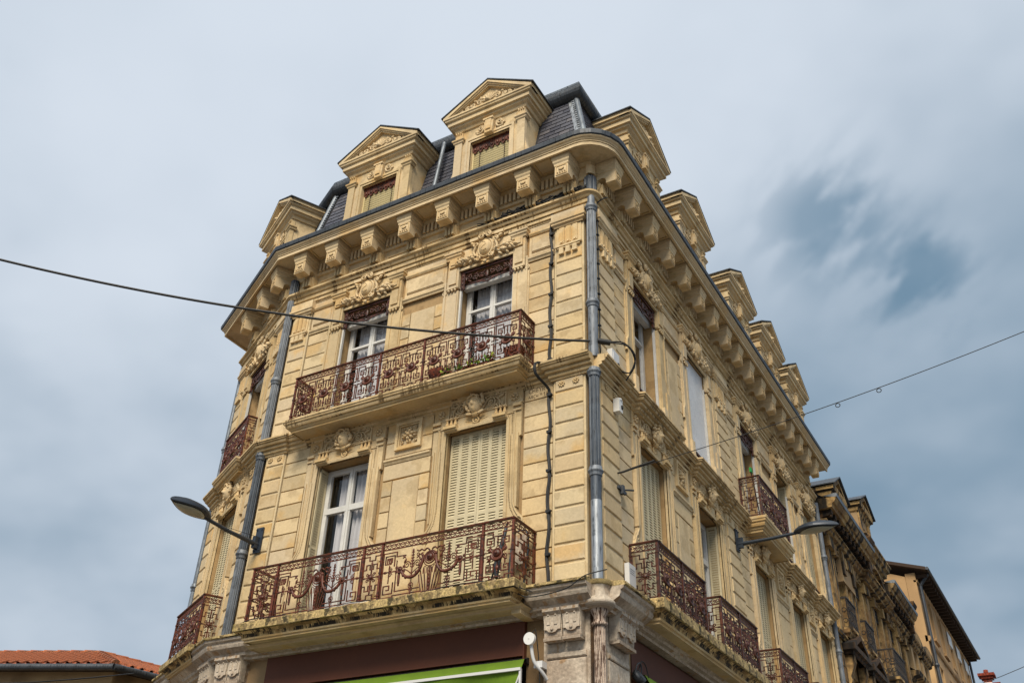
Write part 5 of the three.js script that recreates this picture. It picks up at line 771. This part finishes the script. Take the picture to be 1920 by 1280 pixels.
  for (const g of [sweep([[31.5, 0], [45.7, 0]], [[-0.1, 16.0], [0.04, 16.0], [0.06, 16.06], [-0.1, 16.1]]), sweep([[31.5, 0], [45.7, 0]], [[-0.1, 13.5], [0.06, 13.52], [0.1, 13.6], [0.1, 13.72], [-0.1, 13.76]])]) q('cornice', g, M.ochre);
  for (const c of wins) { houseWin(Y, 'R', c, 14.25, 15.85, 0.42, -0.2, c > 38 ? M.white2 : M.dark); houseWin(Y, 'R', c, 11.0, 13.0, 0.42, -0.2); q('window_trim', frame(c - 0.55, c + 0.55, 14.1, 16.0, 0.12, 0, 0.03), M.ochre); if (c > 38) q('window_sill', [box(c - 0.55, c + 0.55, 15.2, 15.8, -0.1, 0.06)], M.white2); else q('window_sill', [box(c - 0.55, c + 0.55, 14.02, 14.12, 0, 0.1)], M.ochre); }
  q('rainwater_pipe', [straight([31.75, 0.2, 0.1], [31.75, 15.9, 0.1], 0.07, 8), straight([31.75, 15.9, 0.1], [31.75, 16.35, 0.5], 0.07, 8), collar(31.75, 0.1, 12.6, 0.08)], M.zincDark);
  q('rainwater_pipe', [straight([45.5, 0.2, 0.1], [45.5, 16.2, 0.1], 0.06, 8)], M.zincDark);
}
{ // far house with a brick chimney
  const H = new THREE.Group(); H.position.set(-1.6, 0, -76.3); top(H, 'far_house', 'far house whose red brick chimney rises at the lower right edge', 'building');
  part('wall', [box(-6, 6, 0, 15, -8, 2)], M.plaster, H); part('roof', [ext([[-6.5, 15], [6.5, 15], [0, 19.5]], 10.6, [], -8.3)], M.tile, H);
  const C = grp('chimney', H); part('chimney_stack', [box(-0.3, 0.3, 18, 22.8, -0.3, 0.3)], M.brick, C); part('chimney_cap', [box(-0.62, 0.62, 22.8, 23.0, -0.6, 0.6), box(-0.45, 0.45, 22.6, 22.8, -0.45, 0.45), box(0.3, 0.9, 21.9, 22.25, -0.4, 0.4)], M.brick, C); part('chimney_pot', [lathe([[0.16, 23], [0.2, 23.1], [0.17, 23.35], [0, 23.35]], 10)], M.brick, C); part('lead_collar', [box(-0.33, 0.33, 22.15, 22.3, -0.33, 0.33)], M.white2, C);
}
{ // tiled house at the left
  const H = new THREE.Group(); top(H, 'tiled_house', 'low beige house with orange tiled hip roof at the lower left edge', 'building');
  const E = 7, P2 = V(-13.38, E, -3.33), e1 = V(-0.92, 0, 0.39).normalize(), e2 = V(0.19, 0, -0.98).normalize(), A = V(-15.8, 7.82, -4.65);
  const n1 = V(0.39, 0, 0.92).normalize(), n2 = V(0.98, 0, 0.19).normalize();
  const P1 = P2.clone().addScaledVector(e1, 16), P3 = P2.clone().addScaledVector(e2, 14), A1 = A.clone().addScaledVector(e1, 14), A3 = A.clone().addScaledVector(e2, 12);
  const inW = (p, d) => p.clone().addScaledVector(n1, -d).addScaledVector(n2, -d);
  const wallPts = [P1.clone().addScaledVector(n1, -0.2), inW(P2, 0.16), P3.clone().addScaledVector(n2, -0.2)]; const wl = [];
  for (let i = 0; i < 2; i++) { const a = wallPts[i], b = wallPts[i + 1]; wl.push(a.x, 0, a.z, b.x, 0, b.z, b.x, E - 0.05, b.z, a.x, 0, a.z, b.x, E - 0.05, b.z, a.x, E - 0.05, a.z); }
  part('wall', tri(wl), M.plaster, H);
  const quad = (a, b, c, d) => [a, b, c, a, c, d].flatMap((v) => [v.x, v.y, v.z]);
  const dn = (v, k = 0.06) => v.clone().add(V(0, -k, 0));
  part('roof_boarding', tri([...quad(dn(P1), dn(P2), dn(A), dn(A1)), ...quad(dn(P2), dn(P3), dn(A3), dn(A)), ...quad(wallPts[0].clone().setY(E - 0.08), wallPts[1].clone().setY(E - 0.08), dn(P2, 0.08), dn(P1, 0.08)), ...quad(wallPts[1].clone().setY(E - 0.08), wallPts[2].clone().setY(E - 0.08), dn(P3, 0.08), dn(P2, 0.08))]), M.timber, H);
  const tiles = []; const field = (o, dir, nrm, run, rise, ok, cols) => { // one roof plane
    const up = V(-nrm.x * run, rise, -nrm.z * run), L = up.length(); up.normalize(); const nn = new THREE.Vector3().crossVectors(up, dir).normalize(); if (nn.y < 0) nn.negate();
    const m = new THREE.Matrix4().makeBasis(dir, up, new THREE.Vector3().crossVectors(dir, up)); const side = new THREE.Vector3().crossVectors(dir, up).y > 0 ? 1 : -1;
    for (let j = 0; j * 0.3 < L; j++) for (let i = 0; i < cols; i++) { const c = o.clone().addScaledVector(dir, (i + 0.5) * 0.24).addScaledVector(up, (j + 0.5) * 0.3); if (!ok(c)) continue;
      const t = [box(-0.115, 0.115, -0.19, 0.17, -0.012, 0.012).rotateX(side * 0.07), new THREE.CylinderGeometry(0.045, 0.055, 0.35, 6, 1, true).rotateX(side * 0.07).translate(0.08, -0.01, side * 0.018)]; for (const g of t) { g.translate(rr(-0.006, 0.006), rr(-0.01, 0.01), side * 0.03); g.applyMatrix4(m); g.translate(c.x, c.y, c.z); tiles.push(prep(g)); } } };
  const hipN = new THREE.Vector3().subVectors(A, P2).setY(0); const leftOf = (c) => (c.x - P2.x) * hipN.z - (c.z - P2.z) * hipN.x;
  const sgn = Math.sign(leftOf(P1));
  field(P2.clone().addScaledVector(e1, -0.3), e1, n1, 2.17, 0.82, (c) => sgn * leftOf(c) > 0.05, 60); field(P2.clone().addScaledVector(e2, -0.3), e2, n2, 2.65, 0.82, (c) => sgn * leftOf(c) < -0.05, 40);
  part('roof_tile', tiles, M.tile, H, { stuff: true });
  const ridge = (a, b, mat) => { const d = b.clone().sub(a), n = Math.floor(d.length() / 0.36), q = new THREE.Quaternion().setFromUnitVectors(V(0, 1, 0), d.clone().normalize()); for (let i = 0; i <= n; i++) { const c = a.clone().addScaledVector(d, (i + 0.5) / (n + 1)), m = new THREE.Mesh(geo('ridge', () => new THREE.CylinderGeometry(0.075, 0.095, 0.42, 10)), rnd() < 0.5 ? M.tile : M.tileB); m.name = 'ridge_tile'; m.position.copy(c); m.quaternion.copy(q); m.castShadow = m.receiveShadow = true; H.add(m); } };
  for (const e of [P2, A1, A3]) ridge(e.clone().add(V(0, 0.04, 0)), A.clone().add(V(0, 0.04, 0)));
  part('gutter', [straight([P1.x, E - 0.06, P1.z], [P2.x + 0.04, E - 0.06, P2.z], 0.075, 10), straight([P2.x + 0.04, E - 0.06, P2.z], [P3.x, E - 0.06, P3.z], 0.075, 10)].map((g) => g.translate(n1.x * 0.08, 0, n1.z * 0.08)), M.zincDark, H);
}

/* ---------- street lamps on the facades ---------- */
function lamp(f, u, v, w0, reach, rise, label) {
  const Lm = new THREE.Group(); on(Lm, f, u, v, w0); top(Lm, 'street_lamp', label, 'street lamp', 'wall mounted street lamps');
  part('mounting_plate', [box(-0.075, 0.075, -0.22, 0.22, 0, 0.025), ...[[-1, 1], [1, 1], [-1, -1], [1, -1]].map(([a, b]) => new THREE.CylinderGeometry(0.014, 0.014, 0.02, 6).rotateX(Math.PI / 2).translate(a * 0.05, b * 0.18, 0.035)), box(-0.035, 0.035, -0.16, 0.04, 0.02, 0.12)], M.lamp, Lm);
  const tip = [0, rise, reach]; part('arm', [straight([0, -0.08, 0.02], [0, rise - 0.03, reach * 0.62], 0.042, 12, 0.030), straight([0, rise - 0.03, reach * 0.62], [0, rise, reach + 0.12], 0.032, 12, 0.028)], M.lamp, Lm);
  part('stay_wire', [straight([0, 0.05, 0.03], [0, rise + 0.03, reach * 0.6], 0.004, 5)], M.black, Lm);
  const H = grp('lamp_head', Lm); H.position.set(0, rise, reach); H.rotation.x = -0.03;
  const shell = (sy, k) => { const g = new THREE.SphereGeometry(1, 32, 16), p = g.attributes.position; for (let i = 0; i < p.count; i++) { let x = p.getX(i), y = p.getY(i), z = p.getZ(i); const t = (z + 1) / 2, wd = Math.sin(Math.PI * Math.pow(t, 0.8)) * 0.2 * Math.sqrt(Math.max(0, 1)) ; const c = Math.sqrt(Math.max(1e-6, 1 - z * z)); p.setXYZ(i, x / Math.max(c, 1e-3) * Math.min(wd * k, c * 0.24), (y / Math.max(c, 1e-3)) * c * (y > 0 ? 0.13 : sy), 0.42 + z * 0.42); } g.computeVertexNormals(); return g; };
  cpart('lamp_shade', 'lsh', () => [shell(0.025, 1)], M.lamp, H); cpart('lamp_reflector', 'lrf', () => [shell(0.001, 0.78).scale(1, 0.1, 0.78).translate(0, -0.026, 0.12)], M.reflector, H); cpart('lamp_lens', 'lls', () => { const g = shell(0.05, 0.76).scale(0.98, 0.7, 0.74).translate(0, -0.022, 0.13), p = g.attributes.position; for (let i = 0; i < p.count; i++) if (p.getY(i) > -0.02) p.setY(i, -0.02); return [g]; }, M.lens, H); cpart('lamp_ribs', 'lrb', () => [-0.06, 0, 0.06].map((x) => tube([[x * 0.5, 0.06, 0.12], [x, 0.12, 0.35], [x * 0.9, 0.11, 0.58], [x * 0.4, 0.05, 0.78]], 0.006, 4, 3)), M.lamp, H);
}
lamp('F', 0.315, 7.43, 0.05, 1.1, -0.06, 'dark grey street lamp on the left pier, its arm reaching towards the street');
lamp('R', 6.1, 8.6, 0.05, 1.08, -0.04, 'dark grey street lamp on the side front beside the upper balcony');

/* ---------- cables ---------- */
const cable = (name, pts, r, label, k = 2, mat = M.black) => { const g = new THREE.Group(); g.position.set(...pts[0]); top(g, name, label, 'cable'); part('wire', [tube(pts.map((p) => [p[0] - pts[0][0], p[1] - pts[0][1], p[2] - pts[0][2]]), r, 6, k)], mat, g); return g; };
{ const a = [0.14, 9.53, -0.04], b = [-7.2, 10.14, 5.15], P = []; for (let i = 0; i <= 24; i++) { const s = i / 24 * 1.7; P.push([lerp(a[0], b[0], s), lerp(a[1], b[1], s) + 1.15 * s * (s - 1), lerp(a[2], b[2], s)]); }
  const g = cable('overhead_cable', P, 0.021, 'thick black cable crossing from the left sky to the corner pipe'); part('insulator', [straight([-0.06, 0.0, 0.05], [0.1, -0.02, -0.06], 0.045, 10)], M.black, g); part('drip_loop', [tube([[0.08, 0, -0.05], [0.25, 0.02, -0.2], [0.34, -0.12, -0.42], [0.2, -0.34, -0.5], [0.1, -0.3, -0.45]], 0.012, 5, 3), tube([[0.08, -0.01, -0.05], [0.3, -0.03, -0.25], [0.3, -0.2, -0.5], [0.12, -0.42, -0.55]], 0.012, 5, 3)], M.black, g); }
{ const a = [0.1, 7.65, -0.66], b = [5.57, 8.75, -1.26], P = []; for (let i = 0; i <= 20; i++) { const s = i / 20 * 1.5; P.push([lerp(a[0], b[0], s), lerp(a[1], b[1], s) + 0.35 * s * (s - 1), lerp(a[2], b[2], s)]); }
  const g = cable('span_wire', P, 0.0055, 'thin wire from a wall hook by the shutters up to the right edge'); for (const s of [0.56, 0.66]) { const k = s; part('wire_clip', [ring(lerp(0, 5.47, k), lerp(0, 1.1, k) + 0.35 * k * (k - 1) - 0.04, lerp(0, -0.6, k), 0.03, 0.006, 4, 10)], M.black, g); } part('hook', [straight([-0.12, 0, 0], [0.04, 0, 0], 0.014, 6), tube([[0.02, 0, 0], [0.2, 0.04, -0.02], [0.5, 0.1, -0.05]], 0.016, 6)], M.black, g); }
cable('street_wire', [[0.2, 10.9, -29.5], [1.7, 11.2, -29.6], [3.28, 11.75, -29.95], [6, 12.9, -30.4]], 0.012, 'thin wire low over the street in front of the brick chimney');
cable('house_wire', [[-9.2, 5.0, 2.6], [-10.67, 5.38, 0.88], [-11.1, 5.95, -1.0], [-11.71, 6.47, -2.55]], 0.012, 'thin wire across the wall of the tiled house');
{ // bundle beside the right pier and along the architrave
  const P = [], Q = []; for (let i = 0; i <= 40; i++) { const v = 12.5 - i / 40 * 6.6, b = v > 8.95 && v < 9.35 ? 0.3 : 0; P.push([5.735 + 0.018 * Math.sin(i * 1.3) - (b ? 0.1 : 0), v, 0.04 + b]); }
  const g = new THREE.Group(); on(g, 'F', 0, 0, 0); top(g, 'cable_bundle', 'black clipped cable bundle running down beside the right pier', 'cable');
  part('conduit', [tube(P, 0.018, 7, 2), tube(P.map(([x, y, z]) => [x + 0.017, y, z - 0.01]), 0.011, 6, 2)], M.black, g);
  for (let v = 6.3; v < 11.9; v += 0.62) part('clip', [box(5.71, 5.775, v - 0.02, v + 0.02, 0.02, 0.07), ell(5.78, v, 0.055, 0.018, 0.024, 0.024, 6, 5)], M.black, g);
  const t = []; for (let k = 0; k < 7; k++) { const R = []; for (let i = 0; i <= 26; i++) R.push([4.3 + (k > 3 ? 0.5 : 0) + i * (k > 3 ? 0.063 : 0.082), 12.575 + 0.014 * k + rr(-0.02, 0.035), 0.10 + rr(-0.03, 0.04)]); t.push(tube(R, 0.012, 4, 2)); } part('tangled_wires', t, M.black, g);
  const h = new THREE.Group(); on(h, 'R', 0, 0, 0); top(h, 'side_cable', 'thin black cable down the side front next to the corner pipe', 'cable'); const S2 = []; for (let i = 0; i <= 30; i++) S2.push([0.125 + 0.006 * Math.sin(i * 1.7), 12.6 - i / 30 * 3.2, 0.06]); part('wire', [tube([[0.3, 12.6, 0.17], [0.18, 12.5, 0.17], ...S2.slice(2)], 0.012, 5, 2)], M.black, h); for (let v = 9.6; v < 12.3; v += 0.3) part('clip', [box(0.1, 0.15, v - 0.012, v + 0.012, 0.04, 0.08)], M.black, h);
  const l = []; for (let i = 0; i <= 50; i++) l.push([0.9 + i * 0.094, 5.815 + 0.025 * Math.sin(i * 0.35) + rr(-0.008, 0.008), 0.66 + 0.015 * Math.sin(i * 0.9)]);
  const m = new THREE.Group(); on(m, 'F', 0, 0, 0); top(m, 'slab_cable', 'thin dark and white cables lying along the edge of the lower front balcony', 'cable'); part('wire', [tube(l, 0.007, 5, 2)], M.black, m); part('white_wire', [tube(l.slice(8, 30).map(([x, y, z]) => [x, y - 0.02 + 0.01 * Math.sin(x * 3), z + 0.012]), 0.005, 4, 2)], M.white2, m);
  const cc = new THREE.Group(); on(cc, 'F', 0, 0, 0); top(cc, 'ledge_cable', 'thin black cable sagging over the mossy ledge at the corner', 'cable'); parts('wire', [tube([[5.5, 5.72, 0.55], [5.62, 5.62, 0.46], [5.9, 5.62, 0.4], [6.25, 5.66, 0.42], [6.5, 5.76, 0.46], [6.75, 5.84, 0.34]], 0.008, 5, 4), tube([[5.45, 5.8, 0.7], [5.62, 5.7, 0.6], [5.75, 5.66, 0.45]], 0.007, 5, 4)], M.black, cc);
}

/* ---------- small fittings and things on the balconies ---------- */
{ const g = new THREE.Group(); on(g, 'R', 0.56, 9.5, 0.06); top(g, 'junction_box', 'grey plastic junction box at the end of the thick cable', 'junction box'); part('case', [new THREE.BoxGeometry(0.26, 0.3, 0.12), box(-0.1, 0.1, -0.1, 0.1, 0.06, 0.068)], M.alu, g); part('socket', [ell(0.06, -0.06, 0.07, 0.03, 0.04, 0.02)], M.black, g); }
{ const g = new THREE.Group(); on(g, 'R', 0.62, 8.72, 0.05); top(g, 'security_sensor', 'small white security sensor below the upper string course', 'sensor'); part('case', [box(-0.06, 0.06, -0.11, 0.11, 0, 0.1), ell(0, 0.1, 0.06, 0.06, 0.04, 0.06)], M.white2, g); part('eye', [ell(0.03, -0.02, 0.1, 0.03, 0.04, 0.02)], M.black, g); }
{ const g = new THREE.Group(); on(g, 'R', 0.88, 6.16, 0.05); top(g, 'meter_box', 'white printed meter box beside the first side balcony', 'box'); part('case', [box(-0.11, 0.11, -0.18, 0.18, 0, 0.07)], M.alu, g); part('print', [box(-0.08, 0.08, 0.1, 0.106, 0.07, 0.072), box(-0.08, 0.06, 0.07, 0.075, 0.07, 0.072), box(-0.08, 0.07, 0.04, 0.045, 0.07, 0.072)], M.zincDark, g); }
{ const g = new THREE.Group(); on(g, 'R', 0.74, 7.42, 0.03); top(g, 'iron_bracket', 'rusty iron bracket on the side wall beside the shutters', 'bracket'); part('bar', [box(-0.12, 0.16, -0.02, 0.02, 0, 0.04), box(-0.03, 0.03, -0.07, 0.06, 0, 0.07), straight([0, 0.0, 0.02], [0.14, 0.02, 0.16], 0.014, 6)], M.zincDark, g); }
{ const g = new THREE.Group(); on(g, 'F', 5.60, 4.95, 0.1); top(g, 'dish_antenna', 'round white disc antenna on a curved grey arm by the fascia', 'antenna'); part('disc', [new THREE.CylinderGeometry(0.078, 0.078, 0.045, 28).rotateX(Math.PI / 2).translate(0.04, 0.17, 0.2), ell(0.04, 0.17, 0.228, 0.008, 0.008, 0.004, 6, 4)], M.white2, g); part('arm', [tube([[0.16, -0.28, -0.05], [0.13, -0.2, 0.04], [0.07, -0.1, 0.12], [0.05, 0.05, 0.16], [0.05, 0.14, 0.17]], 0.022, 8, 4), box(0.04, 0.16, -0.16, -0.08, -0.06, 0.08)], M.alu, g); part('cable', [tube([[0.06, 0.24, 0.17], [0.09, 0.3, 0.16], [0.1, 0.2, 0.13], [0.1, -0.1, 0.06], [0.08, -0.4, 0.02], [0.02, -0.45, 0.04]], 0.007, 5, 4)], M.black, g); }
{ const g = new THREE.Group(); on(g, 'R', 0.98, 4.86, 0.1); top(g, 'wall_spotlight', 'dark round wall spotlight at the side shop front', 'spotlight'); part('head', [lathe([[0, -0.06], [0.07, -0.05], [0.1, 0], [0.1, 0.05], [0.0, 0.06]], 16).rotateX(0.9)], M.zincDark, g); part('yoke', [tube([[-0.1, 0.02, 0], [-0.07, 0.14, 0.02], [0.0, 0.18, 0.03], [0.07, 0.14, 0.02], [0.1, 0.02, 0]], 0.009, 5, 3)], M.zincDark, g); part('cable', [tube([[0, 0.05, 0], [0.08, 0.22, 0.02], [0.18, 0.2, 0.03], [0.26, 0.05, 0.04]], 0.008, 5, 3)], M.black, g); }
// awnings
function awning(f, u0, u1, label) {
  const g = new THREE.Group(); on(g, f, u0, 4.5, 0.0); top(g, 'awning', label, 'awning', null); const L = u1 - u0;
  const sheet = (pts, amp, n = 60) => { const Q = []; const p = (i, j) => { const t = i / n; return [t * L, pts[j][0] + (j ? amp * Math.sin(t * L * 5.3 + j) * 0.35 : 0), pts[j][1] + amp * Math.sin(t * L * 4.1 + 1.7 * j)]; }; for (let i = 0; i < n; i++) for (let j = 0; j < pts.length - 1; j++) { const a = p(i, j), b = p(i + 1, j), c = p(i + 1, j + 1), d = p(i, j + 1); Q.push(...a, ...d, ...c, ...a, ...c, ...b); } return tri(Q); };
  part('canopy_cloth', [sheet([[0.46, 0.04], [0.44, 0.10], [0.36, 0.15], [0.30, 0.19]], 0.004)], M.lime, g); part('valance', [sheet([[0.29, 0.20], [0.15, 0.17], [0.0, 0.19], [-0.3, 0.2]], 0.022, 90)], M.lime, g);
  part('front_bar', [box(-0.01, L + 0.01, 0.275, 0.31, 0.19, 0.225)], M.alu, g); for (const x of [0, L]) part('folding_arm', [box(x - 0.014, x + 0.014, -0.5, 0.29, 0.185, 0.215), straight([x, 0.25, 0.2], [x + (x ? -0.3 : 0.3), -0.5, 0.24], 0.012, 6)], M.alu, g); part('roller', [straight([0, 0.44, 0.0], [L, 0.44, 0.0], 0.045, 10)], M.dark, g);
}
awning('F', 0.98, 5.46, 'lime green fabric awning under the wide front fascia'); awning('R', 1.2, 5.8, 'lime green fabric awning in the dark side shop front');
// planters
function planter(f, u0, u1, v, w, mat, label, plants, dep = 0.16, h = 0.15) {
  const g = new THREE.Group(); on(g, f, (u0 + u1) / 2, v, w); top(g, 'flower_box', label, 'flower box', null); const L = u1 - u0, a = L / 2;
  part('trough', [ext([[-a, 0.02], [a, 0.02], [a + 0.015, h], [a + 0.015, h + 0.02], [-a - 0.015, h + 0.02], [-a - 0.015, h]], dep, [], -dep / 2), box(-a + 0.02, a - 0.02, 0, 0.02, -dep / 2 + 0.02, dep / 2 - 0.02)], mat, g);
  if (plants) { const A = [], C = []; for (let k = 0; k < plants; k++) { const l = leaf(0, 0, 0, rr(0.05, 0.11), rr(0.025, 0.05), 0, 0.15).rotateX(rr(-1, 1)).rotateZ(rr(0.3, 2.8)).rotateY(rr(0, 6)).translate(rr(-a, a) * 0.9, h + rr(-0.02, 0.10), rr(-0.3, 0.75) * dep); (rnd() < 0.7 ? A : C).push(l); } part('leaves', A, M.plantA, g, { stuff: true }); if (C.length) part('leaves', C, M.plantB, g, { stuff: true }); }
}
planter('F', 4.42, 4.95, 9.31, 0.37, M.terracotta, 'long terracotta trough with trailing green plants on the upper front balcony', 70, 0.1, 0.1);
planter('F', 5.16, 5.4, 9.31, 0.33, M.terracotta, 'square terracotta planter at the right end of the upper front balcony', 0, 0.18, 0.26);
planter('F', 4.0, 4.36, 9.31, 0.37, M.iron, 'rust red trough with a few sprigs behind the middle of the upper balcony', 26, 0.09, 0.08);
{ const g = new THREE.Group(); on(g, 'F', 3.88, 9.34, 0.3); top(g, 'hanging_bowl', 'brown wicker bowl behind the upper balcony railing', 'basket'); part('bowl', [lathe([[0, 0.0], [0.1, 0.02], [0.16, 0.1], [0.19, 0.2], [0.17, 0.2], [0.12, 0.08], [0, 0.05]], 18)], M.terracotta, g); part('leaves', Array.from({ length: 22 }, () => leaf(0, 0, 0, 0.09, 0.04, rr(0, 3), 0.2).rotateY(rr(0, 6)).translate(rr(-0.1, 0.22), 0.22 + rr(-0.03, 0.05), rr(-0.1, 0.1))), M.plantA, g, { stuff: true }); }
{ const g = new THREE.Group(); on(g, 'F', 5.08, 5.78, 0.3); top(g, 'folded_parasol', 'dark folded parasol leaning in the right end of the lower balcony', 'parasol'); part('canopy', [straight([0.02, 0.35, 0], [0.13, 0.92, -0.04], 0.05, 8, 0.022), straight([0.04, 0.2, 0.02], [0.02, 0.36, 0], 0.025, 8, 0.05)], M.zincDark, g); part('pole', [straight([-0.09, 0, 0.02], [0.14, 1.0, -0.05], 0.013, 6)], M.black, g); }
{ const g = new THREE.Group(); on(g, 'F', 5.34, 6.5, 0.1); top(g, 'chair_back', 'curved dark metal chair back at the right end of the lower balcony', 'chair'); part('tube_frame', [tube([[-0.12, -0.66, 0.1], [-0.1, 0.0, 0.04], [-0.06, 0.17, 0.02], [0.1, 0.17, 0.02], [0.15, 0.05, 0.03], [0.13, -0.66, 0.1]], 0.013, 6, 4)], M.zincDark, g); part('sling', [box(-0.09, 0.12, -0.3, 0.12, 0.015, 0.03)], M.grey, g); }
{ const g = new THREE.Group(); on(g, 'R', 6.95, 9.33, 0.25); top(g, 'broom', 'broom with a green head leaning in the upper side balcony', 'broom'); part('handle', [straight([0.35, 0, 0], [-0.02, 1.05, 0.0], 0.012, 6)], M.black, g); part('head', [box(-0.06, 0.04, 1.02, 1.12, -0.02, 0.02)], S('#1f8a45'), g); }

// carved mason's lettering under the right end of the upper balcony
{ const { FontLoader } = await import('three/addons/loaders/FontLoader.js'), { TextGeometry } = await import('three/addons/geometries/TextGeometry.js'); const font = await new FontLoader().loadAsync('fonts/droid/droid_sans_regular.typeface.json'); const t = (s, size) => new TextGeometry(s, { font, size, depth: 0.004, curveSegments: 3 });
  on(part('carved_letters', [t('CHEYR', 0.07).translate(5.36, 8.918, 0.003), t('ARCH', 0.05).translate(5.36, 8.825, 0.003), t('TE', 0.03).translate(5.555, 8.85, 0.003), t('18', 0.065).translate(5.61, 8.82, 0.003)], M.sootDark, B), 'F'); }

renderer.render(scene, camera);
